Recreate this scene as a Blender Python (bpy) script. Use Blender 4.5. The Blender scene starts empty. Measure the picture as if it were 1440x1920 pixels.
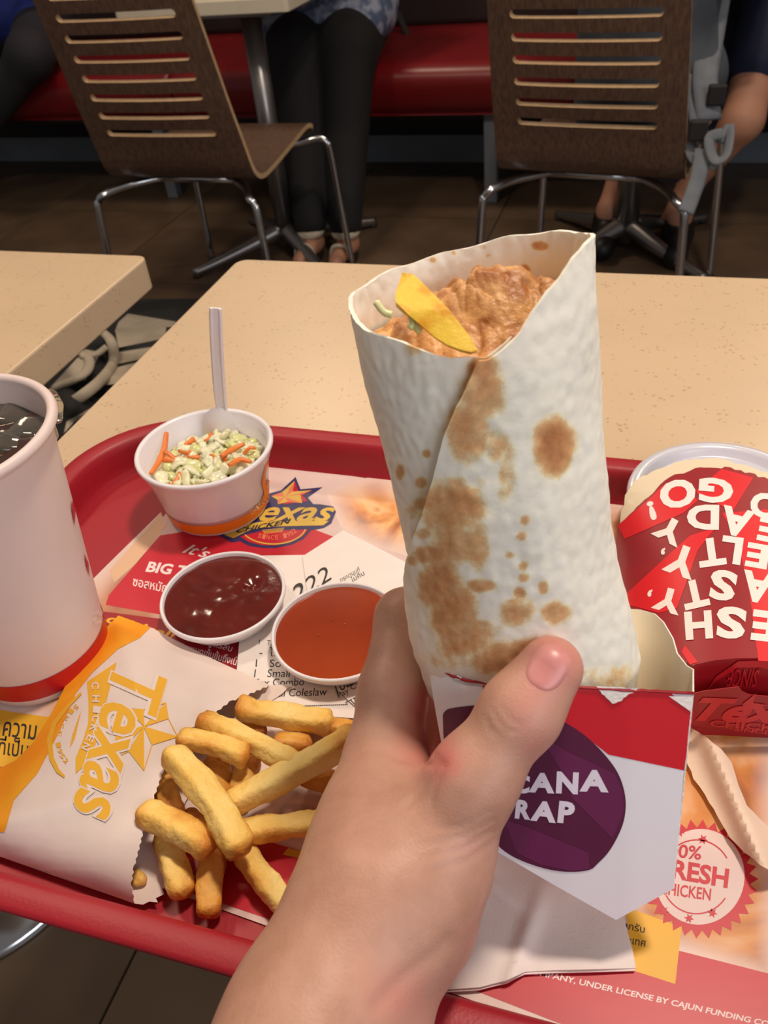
import bpy, bmesh, math, random
import numpy as np
from mathutils import Vector, Matrix, noise as mnoise
from mathutils.geometry import tessellate_polygon

random.seed(7)
SC = bpy.context.scene
COL = SC.collection

# ------------------------------------------------------------------ camera
F = 1600.0                                   # focal length in pixels of the 1440x1920 frame
PIT, ROL, YAW = [math.radians(v) for v in (38.85, -6.37, -20.44)]
_c, _s = math.cos(PIT), math.sin(PIT)
_Rz = np.array([[math.cos(YAW), math.sin(YAW), 0], [-math.sin(YAW), math.cos(YAW), 0], [0, 0, 1]])
_fw = np.array([0, _c, -_s]); _up = np.array([0, _s, _c]); _rt = np.array([1., 0, 0])
_r = _rt*math.cos(ROL)+_up*math.sin(ROL); _u = -_rt*math.sin(ROL)+_up*math.cos(ROL)
CR, CU, CW = _Rz@_r, _Rz@_u, _Rz@_fw
O = np.array([0, 0, 1.08])

def pt(x, y, d):
    return O+d*(CW+CR*(x-720)/F-CU*(y-960)/F)
def onz(x, y, z):
    d = CW+CR*(x-720)/F-CU*(y-960)/F
    return O+d*((z-O[2])/d[2])
def ony(x, y, yy):
    d = CW+CR*(x-720)/F-CU*(y-960)/F
    return O+d*((yy-O[1])/d[1])
def proj(P):
    d = np.asarray(P)-O; z = d@CW
    return np.stack([720+F*(d@CR)/z, 960-F*(d@CU)/z, z], -1)

cd = bpy.data.cameras.new('camera'); cam = bpy.data.objects.new('camera', cd); COL.objects.link(cam)
M = Matrix(((CR[0], CU[0], -CW[0], O[0]), (CR[1], CU[1], -CW[1], O[1]), (CR[2], CU[2], -CW[2], O[2]), (0, 0, 0, 1)))
cam.matrix_world = M
cd.sensor_fit = 'VERTICAL'; cd.sensor_height = 36; cd.lens = F/1920*36
cd.clip_start = 0.01; cd.clip_end = 50
cd.dof.use_dof = True; cd.dof.focus_distance = 0.36; cd.dof.aperture_fstop = 24
SC.camera = cam

# ------------------------------------------------------------------ world, lights, exposure
SC.view_settings.view_transform = 'Standard'
SC.view_settings.look = 'None'
SC.view_settings.gamma = 1
SC.view_settings.use_curve_mapping = False
SC.view_settings.exposure = 0.0
wd = bpy.data.worlds.new('world'); SC.world = wd; wd.use_nodes = True
bg = wd.node_tree.nodes['Background']; bg.inputs[0].default_value = (0.95, 0.86, 0.80, 1); bg.inputs[1].default_value = 0.16

def area(name, loc, target, size, power, color, sy=None, spread=180):
    l = bpy.data.lights.new(name, 'AREA'); l.shape = 'RECTANGLE' if sy else 'DISK'
    l.size = size
    if sy: l.size_y = sy
    l.energy = power; l.color = color; l.spread = math.radians(spread)
    o = bpy.data.objects.new(name, l); COL.objects.link(o); o.location = loc
    o.rotation_euler = (Vector(target)-Vector(loc)).to_track_quat('-Z', 'Y').to_euler()
    return o
WARM = (1.0, 0.80, 0.60); COOL = (0.95, 0.95, 1.0)
area('ceiling_lamp_near', (0.30, 0.62, 2.65), (-0.05, 0.32, 0.75), 0.22, 26, (1.0, 0.85, 0.70))
area('ceiling_lamp_left', (-1.3, 0.9, 2.65), (-0.5, 0.5, 0.75), 0.30, 13, WARM)
area('window_behind', (1.5, -1.0, 1.9), (-0.1, 0.25, 0.85), 1.3, 21, COOL, 1.3)
area('ceiling_lamp_bench', (-1.3, 2.9, 2.65), (-1.2, 2.9, 0.4), 0.35, 14, WARM)
area('ceiling_lamp_bench', (0.7, 3.0, 2.65), (0.7, 2.9, 0.4), 0.35, 12, WARM)

# ------------------------------------------------------------------ mesh helpers
def mesh_obj(name, verts, faces, mat, parent=None, smooth=True, mats=None, fm=None):
    me = bpy.data.meshes.new(name)
    me.from_pydata([tuple(map(float, v)) for v in verts], [], [tuple(int(i) for i in f) for f in faces])
    me.validate()
    for m in (mats or [mat]): me.materials.append(m)
    me.polygons.foreach_set('use_smooth', [smooth]*len(me.polygons))
    if fm is not None and len(fm) == len(me.polygons): me.polygons.foreach_set('material_index', fm)
    me.update()
    o = bpy.data.objects.new(name, me); COL.objects.link(o)
    if parent is not None: o.parent = parent
    return o
def thing(name, label, cat, loc=(0, 0, 0), group=None):
    o = bpy.data.objects.new(name, None); COL.objects.link(o); o.empty_display_size = 0.05
    o.location = loc; OFF[o.name] = np.array(loc, float)
    return tag(o, label, cat, group)
OFF = {}
def tag(o, label, cat, group=None, kind=None):
    if label: o['label'] = label
    if cat: o['category'] = cat
    if group: o['group'] = group
    if kind: o['kind'] = kind
    return o
def part(name, verts, faces, mat, parent, smooth=True, **k):
    """verts in world space; made local to the top thing's base"""
    v = np.asarray(verts, float).reshape(-1, 3)
    p = parent; off = np.zeros(3)
    while p is not None:
        off = off+np.array(p.location); p = p.parent
    return mesh_obj(name, v-off, faces, mat, parent, smooth, **k)
def finish(o, bevel=0, seg=2, solid=None, subsurf=0, offset=-1, rim=None, inner=None, auto=None):
    if solid:
        m = o.modifiers.new('solid', 'SOLIDIFY'); m.thickness = solid; m.offset = offset
        if rim is not None: m.material_offset_rim = rim
        if inner is not None: m.material_offset = inner
        m = o.modifiers.new('split', 'EDGE_SPLIT'); m.split_angle = math.radians(50); m.use_edge_sharp = False
    if bevel:
        m = o.modifiers.new('bevel', 'BEVEL'); m.width = bevel; m.segments = seg; m.limit_method = 'ANGLE'; m.angle_limit = math.radians(40)
    if subsurf:
        m = o.modifiers.new('sub', 'SUBSURF'); m.levels = m.render_levels = subsurf
    if auto:
        me = o.data; bm = bmesh.new(); bm.from_mesh(me)
        for e in bm.edges:
            if len(e.link_faces) == 2 and e.calc_face_angle(0) > math.radians(auto): e.smooth = False
        bm.to_mesh(me); bm.free()
    return o
def box_vf(x0, x1, y0, y1, z0, z1):
    v = [(x, y, z) for z in (z0, z1) for y in (y0, y1) for x in (x0, x1)]
    f = [(0, 2, 3, 1), (4, 5, 7, 6), (0, 1, 5, 4), (2, 6, 7, 3), (0, 4, 6, 2), (1, 3, 7, 5)]
    return v, f
def box(name, x0, x1, y0, y1, z0, z1, mat, parent=None, bevel=0.003, seg=2):
    v, f = box_vf(x0, x1, y0, y1, z0, z1)
    o = part(name, v, f, mat, parent, smooth=False)
    if bevel: finish(o, bevel=bevel, seg=seg)
    return o
def grid_faces(nu, nv, wrap_u=False):
    f = []
    for j in range(nv-1):
        for i in range(nu if wrap_u else nu-1):
            a = j*nu+i; b = j*nu+(i+1) % nu
            f.append((a, b, b+nu, a+nu))
    return f
def lathe_vf(prof, c, n=64, cap0=False, cap1=False):
    v = []
    for r, z in prof:
        for i in range(n):
            a = 2*math.pi*i/n
            v.append((c[0]+r*math.cos(a), c[1]+r*math.sin(a), c[2]+z))
    f = grid_faces(n, len(prof), True)
    if cap0: f.append(tuple(reversed(range(n))))
    if cap1: f.append(tuple(range((len(prof)-1)*n, len(prof)*n)))
    return v, f
def lathe(name, prof, c, mat, parent=None, n=64, cap0=False, cap1=False, **k):
    v, f = lathe_vf(prof, c, n, cap0, cap1)
    return part(name, v, f, mat, parent, **k)
def catmull(P, m):
    P = [np.asarray(p, float) for p in P]
    Q = [2*P[0]-P[1]]+P+[2*P[-1]-P[-2]]
    out = []
    for i in range(1, len(Q)-2):
        for k in range(m):
            t = k/m
            out.append(0.5*((2*Q[i])+(-Q[i-1]+Q[i+1])*t+(2*Q[i-1]-5*Q[i]+4*Q[i+1]-Q[i+2])*t*t+(-Q[i-1]+3*Q[i]-3*Q[i+1]+Q[i+2])*t**3))
    out.append(P[-1]); return out
def tube_vf(P, r, n=12, flat=1.0, up=None):
    P = [np.asarray(p, float) for p in P]
    R = r if hasattr(r, '__len__') else [r]*len(P)
    v, f = [], []
    N = np.array(up if up is not None else (0.13, 0.21, 0.97), float)
    for i, p in enumerate(P):
        T = P[min(i+1, len(P)-1)]-P[max(i-1, 0)]; T /= np.linalg.norm(T)+1e-12
        N = N-T*(N@T); N /= np.linalg.norm(N)+1e-12
        B = np.cross(T, N)
        for k in range(n):
            a = 2*math.pi*k/n
            v.append(p+R[i]*(math.cos(a)*N*flat+math.sin(a)*B))
    f = grid_faces(n, len(P), True)
    f.append(tuple(reversed(range(n)))); f.append(tuple(range((len(P)-1)*n, len(P)*n)))
    return v, f
def tube(name, P, r, mat, parent=None, n=12, flat=1.0, up=None, sm=6):
    if sm and len(P) > 2: P = catmull(P, sm)
    v, f = tube_vf(P, r if not hasattr(r, '__len__') else np.interp(np.linspace(0, 1, len(P)), np.linspace(0, 1, len(r)), r), n, flat, up)
    return part(name, v, f, mat, parent)

# --- signed-distance surfaces (surface nets)
def cone_sdf(P, a, b, ra, rb):
    a = np.asarray(a, float); b = np.asarray(b, float)
    ab = b-a; L2 = ab@ab+1e-12
    h = np.clip(((P-a)@ab)/L2, 0, 1)
    d = P-a-h[..., None]*ab
    return np.sqrt((d*d).sum(-1))-(ra+(rb-ra)*h)
def smin(a, b, k):
    h = np.clip(0.5+0.5*(b-a)/k, 0, 1)
    return b*(1-h)+a*h-k*h*(1-h)
def nets(f, lo, hi, h):
    lo = np.asarray(lo, float); hi = np.asarray(hi, float)
    n = np.ceil((hi-lo)/h).astype(int)+1
    X = [lo[i]+h*np.arange(n[i]) for i in range(3)]
    V = np.empty(n, np.float32)
    for i in range(n[0]):
        g = np.stack(np.meshgrid([X[0][i]], X[1], X[2], indexing='ij'), -1)
        V[i] = f(g)[0]
    Sg = V < 0
    cnt = sum(Sg[a:n[0]-1+a, b:n[1]-1+b, c:n[2]-1+c].astype(np.int8) for a in (0, 1) for b in (0, 1) for c in (0, 1))
    I, J, K = np.nonzero((cnt > 0) & (cnt < 8))
    idx = -np.ones(n-1, int); idx[I, J, K] = np.arange(len(I))
    acc = np.zeros((len(I), 3)); num = np.zeros(len(I))
    cs = [(a, b, c) for a in (0, 1) for b in (0, 1) for c in (0, 1)]
    for p in cs:
        for ax in range(3):
            if p[ax]: continue
            q = list(p); q[ax] = 1
            v0 = V[I+p[0], J+p[1], K+p[2]]; v1 = V[I+q[0], J+q[1], K+q[2]]
            m = (v0 < 0) != (v1 < 0); t = np.where(m, v0/np.where(m, v0-v1, 1), 0)
            pos = np.stack([np.full(len(I), float(p[k])) for k in range(3)], -1); pos[:, ax] += t
            acc += pos*m[:, None]; num += m
    verts = lo+h*(np.stack([I, J, K], -1)+acc/num[:, None])
    faces = []
    for ax in range(3):
        sl0 = [slice(1, n[k]-1) for k in range(3)]; sl1 = list(sl0)
        sl0[ax] = slice(0, n[ax]-1); sl1[ax] = slice(1, n[ax])
        a0 = Sg[tuple(sl0)]; a1 = Sg[tuple(sl1)]
        e = np.stack(np.nonzero(a0 != a1), -1); fl = a0[tuple(e.T)]
        base = e.copy()
        for k in range(3):
            if k != ax: base[:, k] += 1
        u, w = [(1, 2), (2, 0), (0, 1)][ax]
        def id_(du, dw):
            b = base.copy(); b[:, u] -= du; b[:, w] -= dw
            return idx[b[:, 0], b[:, 1], b[:, 2]]
        q = np.stack([id_(1, 1), id_(0, 1), id_(0, 0), id_(1, 0)], -1)
        q[~fl] = q[~fl][:, ::-1]
        faces.append(q[(q >= 0).all(1)])
    return verts, np.concatenate(faces)
def union_cones(prims, k):
    def f(P):
        d = None
        for a, b, ra, rb in prims:
            e = cone_sdf(P, a, b, ra, rb)
            d = e if d is None else smin(d, e, k)
        return d
    return f
def sdf_bounds(prims, pad):
    A = np.array([np.asarray(p[0]) for p in prims]+[np.asarray(p[1]) for p in prims]); R = max(max(p[2], p[3]) for p in prims)
    return A.min(0)-R-pad, A.max(0)+R+pad

# --- sheets drawn in plan and laid on a surface
def sheet_bm(polys=None, tris=None, step=30):
    bm = bmesh.new()
    for loops in (polys or []):
        L = [[Vector((p[0], p[1], 0)) for p in l] for l in loops]
        flat = [bm.verts.new(p) for l in L for p in l]
        for t in tessellate_polygon(L):
            try: bm.faces.new([flat[i] for i in t])
            except ValueError: pass
    for v, f in (tris or []):
        vs = [bm.verts.new((p[0], p[1], 0)) for p in v]
        for t in f:
            try: bm.faces.new([vs[i] for i in t])
            except ValueError: pass
    if step and bm.verts:
        xs = [v.co.x for v in bm.verts]; ys = [v.co.y for v in bm.verts]
        for ax, lo, hi in ((0, min(xs), max(xs)), (1, min(ys), max(ys))):
            k = math.floor(lo/step)+1
            while k*step < hi:
                co = Vector((0, 0, 0)); co[ax] = k*step; no = Vector((0, 0, 0)); no[ax] = 1
                bmesh.ops.bisect_plane(bm, geom=bm.verts[:]+bm.edges[:]+bm.faces[:], plane_co=co, plane_no=no, dist=1e-5)
                k += 1
    return bm
def sheet(name, mapf, mat, parent=None, polys=None, tris=None, step=30, smooth=False, solid=None, face_up=True, **k):
    bm = sheet_bm(polys, tris, step)
    P = [mapf(v.co.x, v.co.y) for v in bm.verts]
    bm.verts.index_update()
    fs = []
    for f in bm.faces:
        ids = [v.index for v in f.verts]
        a, b, c = [np.asarray(P[i]) for i in ids[:3]]
        nrm = np.cross(b-a, c-a)
        if nrm@(O-a) < 0: ids.reverse()
        fs.append(ids)
    bm.free()
    o = part(name, P, fs, mat, parent, smooth=smooth, **k)
    if solid: finish(o, solid=solid)
    return o

_GL = {}
def glyph(s, bold=0.0, shear=0.0, raw=False):
    key = (s, bold, shear)
    if key not in _GL:
        cu = bpy.data.curves.new('txt', 'FONT'); cu.body = s; cu.size = 1; cu.offset = bold; cu.shear = shear; cu.resolution_u = 3
        ob = bpy.data.objects.new('txt', cu); COL.objects.link(ob)
        dg = bpy.context.evaluated_depsgraph_get()
        me = bpy.data.meshes.new_from_object(ob.evaluated_get(dg))
        v = np.array([(p.co.x, p.co.y) for p in me.vertices]) if len(me.vertices) else np.zeros((0, 2))
        f = [tuple(p.vertices) for p in me.polygons]
        bpy.data.objects.remove(ob); bpy.data.curves.remove(cu); bpy.data.meshes.remove(me)
        _GL[key] = (v, f)
    return _GL[key]
def place(s, A, B, C, bold=0.0, shear=0.0):
    """text whose box runs from A (bottom left) to B (bottom right), C is its top left"""
    v, f = glyph(s, bold, shear)
    if not len(v): return (v, f)
    lo, hi = v.min(0), v.max(0)
    q = (v-lo)/(hi-lo)
    A, B, C = [np.array(p, float) for p in (A, B, C)]
    return (A+q[:, :1]*(B-A)+q[:, 1:]*(C-A), f)
def char(s, cx, cy, w, h, ang=0, bold=0.0, shear=0.0):
    """one character centred at (cx,cy), y down in px, ang clockwise degrees"""
    a = math.radians(ang); X = np.array([math.cos(a), math.sin(a)]); Y = np.array([math.sin(a), -math.cos(a)])
    c = np.array([cx, cy]); A = c-X*w/2-Y*h/2
    return place(s, A, A+X*w, A+Y*h, bold, shear)
def star_pts(cx, cy, R, r, n, a0=0, sx=1, sy=1, skew=0):
    p = []
    for i in range(2*n):
        a = math.radians(a0)+math.pi*i/n; q = R if i % 2 == 0 else r
        x = q*math.cos(a); y = q*math.sin(a); p.append((cx+sx*x+skew*y, cy+sy*y))
    return p
def ell(cx, cy, rx, ry, n=40, rot=0, a0=0, a1=360):
    p = []; c, s = math.cos(math.radians(rot)), math.sin(math.radians(rot))
    m = n if a1-a0 >= 360 else n+1
    for i in range(m):
        a = math.radians(a0+(a1-a0)*i/n); x, y = rx*math.cos(a), ry*math.sin(a)
        p.append((cx+c*x-s*y, cy+s*x+c*y))
    return p
def stroke(P, w):
    P = [np.array(p, float) for p in P]; L, R = [], []
    for i, p in enumerate(P):
        T = P[min(i+1, len(P)-1)]-P[max(i-1, 0)]; T /= np.linalg.norm(T)+1e-9; N = np.array([-T[1], T[0]])
        ww = w[i] if hasattr(w, '__len__') else w
        L.append(tuple(p+N*ww/2)); R.append(tuple(p-N*ww/2))
    v = L+R; n = len(P)
    return (np.array(v), [(i, i+1, n+i+1, n+i) for i in range(n-1)])

# ------------------------------------------------------------------ materials
def srgb(r, g, b):
    return tuple((c/255/12.92 if c/255 <= 0.04045 else ((c/255+0.055)/1.055)**2.4) for c in (r, g, b))+(1,)
def mat(name, rgb, rough=0.5, metal=0.0, var=0.0, vscale=20, bump=0.0, bscale=200, sss=0.0, coat=0.0, rgb2=None, spec=0.5, trans=0.0, detail=3, bdist=0.001, ssr=(0.01, 0.004, 0.002), stretch=None, lo=0.35, hi=0.65, sheen=0):
    m = bpy.data.materials.new(name); m.use_nodes = True
    nt = m.node_tree; b = nt.nodes['Principled BSDF']
    c = srgb(*rgb)
    b.inputs['Base Color'].default_value = c
    b.inputs['Roughness'].default_value = rough; b.inputs['Metallic'].default_value = metal
    b.inputs['Specular IOR Level'].default_value = spec
    b.inputs['Transmission Weight'].default_value = trans
    if sss: b.inputs['Subsurface Weight'].default_value = sss; b.inputs['Subsurface Radius'].default_value = ssr; b.inputs['Subsurface Scale'].default_value = 1.0
    if coat: b.inputs['Coat Weight'].default_value = coat; b.inputs['Coat Roughness'].default_value = 0.1
    tc = nt.nodes.new('ShaderNodeTexCoord'); src = tc.outputs['Object']
    if stretch:
        mp = nt.nodes.new('ShaderNodeMapping'); mp.inputs['Scale'].default_value = stretch; nt.links.new(src, mp.inputs['Vector']); src = mp.outputs[0]
    if var or rgb2:
        n = nt.nodes.new('ShaderNodeTexNoise'); n.inputs['Scale'].default_value = vscale; n.inputs['Detail'].default_value = detail
        nt.links.new(src, n.inputs['Vector'])
        rp = nt.nodes.new('ShaderNodeValToRGB'); rp.color_ramp.elements[0].position = lo; rp.color_ramp.elements[1].position = hi
        c2 = srgb(*rgb2) if rgb2 else tuple(x*(1-var) for x in c[:3])+(1,)
        rp.color_ramp.elements[0].color = c2; rp.color_ramp.elements[1].color = c
        nt.links.new(n.outputs['Fac'], rp.inputs[0]); nt.links.new(rp.outputs[0], b.inputs['Base Color'])
    if bump:
        n = nt.nodes.new('ShaderNodeTexNoise'); n.inputs['Scale'].default_value = bscale; n.inputs['Detail'].default_value = 4
        nt.links.new(src, n.inputs['Vector'])
        bp = nt.nodes.new('ShaderNodeBump'); bp.inputs['Strength'].default_value = bump; bp.inputs['Distance'].default_value = bdist
        nt.links.new(n.outputs['Fac'], bp.inputs['Height']); nt.links.new(bp.outputs[0], b.inputs['Normal'])
    return m
def attr_mat(name, stops, attr, nscale, namp, rough=0.6, bump=0.2, bscale=300, sss=0.0, ssr=(0.01, 0.005, 0.003), base_var=None, spec=0.4, bdist=0.0006, extra=None):
    """colour ramp driven by a painted attribute plus noise"""
    m = bpy.data.materials.new(name); m.use_nodes = True; nt = m.node_tree; b = nt.nodes['Principled BSDF']
    L = nt.links.new; N = nt.nodes.new
    b.inputs['Roughness'].default_value = rough; b.inputs['Specular IOR Level'].default_value = spec
    if sss: b.inputs['Subsurface Weight'].default_value = sss; b.inputs['Subsurface Radius'].default_value = ssr; b.inputs['Subsurface Scale'].default_value = 1
    at = N('ShaderNodeAttribute'); at.attribute_name = attr
    tc = N('ShaderNodeTexCoord')
    n = N('ShaderNodeTexNoise'); n.inputs['Scale'].default_value = nscale; n.inputs['Detail'].default_value = 6; n.inputs['Roughness'].default_value = 0.65
    L(tc.outputs['Object'], n.inputs['Vector'])
    s = N('ShaderNodeMath'); s.operation = 'MULTIPLY_ADD'; L(n.outputs['Fac'], s.inputs[0]); s.inputs[1].default_value = namp; s.inputs[2].default_value = -namp*0.5
    a = N('ShaderNodeMath'); a.operation = 'ADD'; L(at.outputs['Fac'], a.inputs[0]); L(s.outputs[0], a.inputs[1])
    rp = N('ShaderNodeValToRGB'); e = rp.color_ramp.elements
    e[0].position = stops[0][0]; e[0].color = srgb(*stops[0][1]); e[1].position = stops[-1][0]; e[1].color = srgb(*stops[-1][1])
    for p, c in stops[1:-1]:
        x = e.new(p); x.color = srgb(*c)
    L(a.outputs[0], rp.inputs[0]); L(rp.outputs[0], b.inputs['Base Color'])
    n2 = N('ShaderNodeTexNoise'); n2.inputs['Scale'].default_value = bscale; n2.inputs['Detail'].default_value = 5
    L(tc.outputs['Object'], n2.inputs['Vector'])
    bp = N('ShaderNodeBump'); bp.inputs['Strength'].default_value = bump; bp.inputs['Distance'].default_value = bdist
    L(n2.outputs['Fac'], bp.inputs['Height']); L(bp.outputs[0], b.inputs['Normal'])
    return m
def set_attr(o, name, vals):
    a = o.data.attributes.new(name, 'FLOAT', 'POINT'); a.data.foreach_set('value', np.asarray(vals, np.float32))

def stone_mat():
    m = mat('speckled_tabletop', (214, 186, 152), rough=0.32, var=0.06, vscale=9)
    nt = m.node_tree; b = nt.nodes['Principled BSDF']; L = nt.links.new; N = nt.nodes.new
    src = b.inputs['Base Color'].links[0].from_socket
    tc = N('ShaderNodeTexCoord')
    vo = N('ShaderNodeTexVoronoi'); vo.inputs['Scale'].default_value = 190; L(tc.outputs['Object'], vo.inputs['Vector'])
    nn = N('ShaderNodeTexNoise'); nn.inputs['Scale'].default_value = 60; L(tc.outputs['Object'], nn.inputs['Vector'])
    mr = N('ShaderNodeMapRange'); mr.inputs[1].default_value = 0.45; mr.inputs[2].default_value = 0.62; mr.inputs[3].default_value = 0.10; mr.inputs[4].default_value = 0.27; L(nn.outputs['Fac'], mr.inputs[0])
    lt = N('ShaderNodeMath'); lt.operation = 'LESS_THAN'; L(vo.outputs['Distance'], lt.inputs[0]); L(mr.outputs[0], lt.inputs[1])
    mu = N('ShaderNodeMath'); mu.operation = 'MULTIPLY'; L(lt.outputs[0], mu.inputs[0]); mu.inputs[1].default_value = 0.38
    mx = N('ShaderNodeMix'); mx.data_type = 'RGBA'; L(mu.outputs[0], mx.inputs[0]); L(src, mx.inputs[6]); mx.inputs[7].default_value = srgb(150, 116, 74)
    L(mx.outputs[2], b.inputs['Base Color'])
    return m
def photo_mat(name, cols, scale=18, dist=1.2, rough=0.35):
    """soft printed food photograph"""
    m = bpy.data.materials.new(name); m.use_nodes = True; nt = m.node_tree; b = nt.nodes['Principled BSDF']; L = nt.links.new; N = nt.nodes.new
    b.inputs['Roughness'].default_value = rough
    tc = N('ShaderNodeTexCoord'); n = N('ShaderNodeTexNoise'); n.inputs['Scale'].default_value = scale; n.inputs['Detail'].default_value = 3.5; n.inputs['Distortion'].default_value = dist
    L(tc.outputs['Object'], n.inputs['Vector'])
    rp = N('ShaderNodeValToRGB'); e = rp.color_ramp.elements; k = len(cols)
    e[0].position = 0.3; e[0].color = srgb(*cols[0]); e[1].position = 0.7; e[1].color = srgb(*cols[-1])
    for i, c in enumerate(cols[1:-1]):
        x = e.new(0.3+0.4*(i+1)/(k-1)); x.color = srgb(*c)
    L(n.outputs['Fac'], rp.inputs[0])
    at = N('ShaderNodeAttribute'); at.attribute_name = 'fade'
    mx = N('ShaderNodeMix'); mx.data_type = 'RGBA'; L(at.outputs['Fac'], mx.inputs[0]); mx.inputs[6].default_value = srgb(228, 202, 192); L(rp.outputs[0], mx.inputs[7])
    L(mx.outputs[2], b.inputs['Base Color'])
    return m

M_table = stone_mat()
M_edge = mat('tabletop_edge', (200, 168, 124), rough=0.4, var=0.08, vscale=200)
M_tile = mat('floor_tile_brown', (104, 84, 66), rough=0.38, var=0.3, vscale=5, bump=0.05, bscale=60)
M_grout = mat('grout', (40, 34, 28), rough=0.9, var=0.1)
M_red = mat('tray_red', (160, 24, 38), rough=0.46, bump=0.25, bscale=700, bdist=0.0004)
M_vinyl = mat('red_vinyl', (124, 20, 26), rough=0.36, bump=0.1, bscale=40)
M_black = mat('black_panel', (34, 28, 28), rough=0.6, var=0.2)
M_kick = mat('grey_skirting', (120, 128, 138), rough=0.5, var=0.15, vscale=8)
M_wood = mat('walnut_veneer', (104, 78, 62), rough=0.42, rgb2=(80, 58, 46), vscale=14, stretch=(14, 14, 1.2), detail=5, bump=0.04, bscale=60)
M_ply = mat('pale_ply_edge', (206, 172, 130), rough=0.6, var=0.15, vscale=60)
M_chrome = mat('chrome', (205, 208, 214), rough=0.16, metal=1.0)
M_steel = mat('brushed_steel', (150, 146, 144), rough=0.35, metal=0.9)
M_white = mat('white_plastic', (238, 232, 236), rough=0.3, sss=0.1, var=0.02)
M_pap = mat('white_paper', (238, 228, 222), rough=0.7, var=0.03, vscale=60)
M_lab_or = mat('orange_print', (244, 132, 24), rough=0.4, var=0.05)
M_lab_rd = mat('red_print', (196, 22, 36), rough=0.35, var=0.04)

# ------------------------------------------------------------------ the setting
flo = box('floor', -4.6, 2.6, -0.9, 4.2, -0.05, -0.006, M_grout, None, 0)
tag(flo, 'brown tiled restaurant floor', None, kind='structure')
tv, tf = box_vf(-0.298, 0.298, -0.298, 0.298, -0.006, 0.0)
tme = None
for i in range(-7, 6):
    for j in range(-2, 7):
        cx = -0.531+0.3+0.6*i; cy = 0.14+0.6*j
        if not (-4.6 < cx-0.3 and cx+0.3 < 2.6 and cy-0.3 > -0.95 and cy+0.3 < 4.25): continue
        if tme is None:
            o = mesh_obj('floor_tile', tv, tf, M_tile, flo, smooth=False); tme = o.data
        else:
            o = bpy.data.objects.new('floor_tile', tme); COL.objects.link(o); o.parent = flo
        o.location = (cx, cy, random.uniform(-0.0006, 0.0))
wl = box('wall_back', -4.6, 2.6, 3.80, 3.90, 0, 2.8, mat('dark_wall', (60, 48, 42), rough=0.7, var=0.1), None, 0)
tag(wl, 'dark wall behind the bench', None, kind='structure')
bb = box('baseboard_back', -4.6, 2.6, 3.43, 3.45, 0, 0.105, M_kick, None, 0.002)
tag(bb, 'pale grey skirting strip below the bench', None, kind='structure')
pl = box('trim_1', -4.6, 2.6, 3.45, 3.80, 0, 0.28, M_black, None, 0)
tag(pl, 'black plinth under the bench', None, kind='structure')

# bench: three cushions, backrest, frame, legs
bench = thing('bench', 'long red vinyl bench with rounded front along the back wall', 'bench', (-0.9, 3.3, 0))
def cushion(x0, x1):
    prof = [(3.66, .30), (3.02, .30), (2.98, .305), (2.955, .325), (2.94, .36), (2.935, .40), (2.945, .432), (2.975, .452), (3.03, .458), (3.3, .457), (3.66, .452)]
    prof = [tuple(p) for p in catmull([np.array(p) for p in prof], 3)]
    xs = [x0+.004, x0+.012, x0+.03]+list(np.linspace(x0+.08, x1-.08, 12))+[x1-.03, x1-.012, x1-.004]
    v = []
    cy, cz = 3.3, .38
    for i, x in enumerate(xs):
        e = min(i, len(xs)-1-i); s = {0: .965, 1: .985, 2: .996}.get(e, 1.0)
        for y, z in prof: v.append((x, cy+(y-cy)*s, cz+(z-cz)*s))
    n = len(prof); f = []
    for i in range(len(xs)-1):
        for j in range(n):
            a = i*n+j; b = i*n+(j+1) % n; f.append((a, a+n, b+n, b))
    f.append(tuple(range(n))); f.append(tuple(reversed(range((len(xs)-1)*n, len(xs)*n))))
    part('seat_cushion', v, f, M_vinyl, bench)
for x0, x1 in ((-4.2, -3.0), (-3.0, -1.73), (-1.73, -0.30), (-0.30, 1.2), (1.2, 2.4)): cushion(x0, x1)
box('backrest', -4.2, 2.4, 3.63, 3.79, .44, .98, mat('dark_backrest', (44, 32, 32), rough=0.5, var=0.1), bench, 0.03, 4)
box('seat_frame', -4.2, 2.4, 3.02, 3.60, .27, .30, M_black, bench, 0.003)
for x in (-3.0, -1.85, -0.585, 0.75, 2.0):
    box('leg', x-.022, x+.022, 2.99, 3.034, 0, .30, M_kick, bench, 0.004)

# ------------------------------------------------------------------ tables
def slab(name, x0, x1, y0, y1, z1, th, parent, m=M_table, rad=0.012):
    p = []
    for cx, cy, a0 in ((x1-rad, y1-rad, 0), (x0+rad, y1-rad, 90), (x0+rad, y0+rad, 180), (x1-rad, y0+rad, 270)):
        for k in range(5):
            a = math.radians(a0+22.5*k); p.append((cx+rad*math.cos(a), cy+rad*math.sin(a)))
    n = len(p); v = [(x, y, z1) for x, y in p]+[(x, y, z1-th) for x, y in p]
    f = [tuple(range(n)), tuple(reversed(range(n, 2*n)))]+[(i, n+i, n+(i+1) % n, (i+1) % n) for i in range(n)]
    o = part(name, v, f, m, parent, smooth=False); finish(o, bevel=0.002, seg=2); return o
def disc_base(t, x, y, R):
    lathe('base', [(R, 0), (R+.002, .006), (R-.004, .012), (R*.8, .022), (R*.5, .045), (R*.25, .085), (R*.17, .12)], (x, y, 0.0005), M_chrome, t, n=64, cap0=True, cap1=True)
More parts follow.
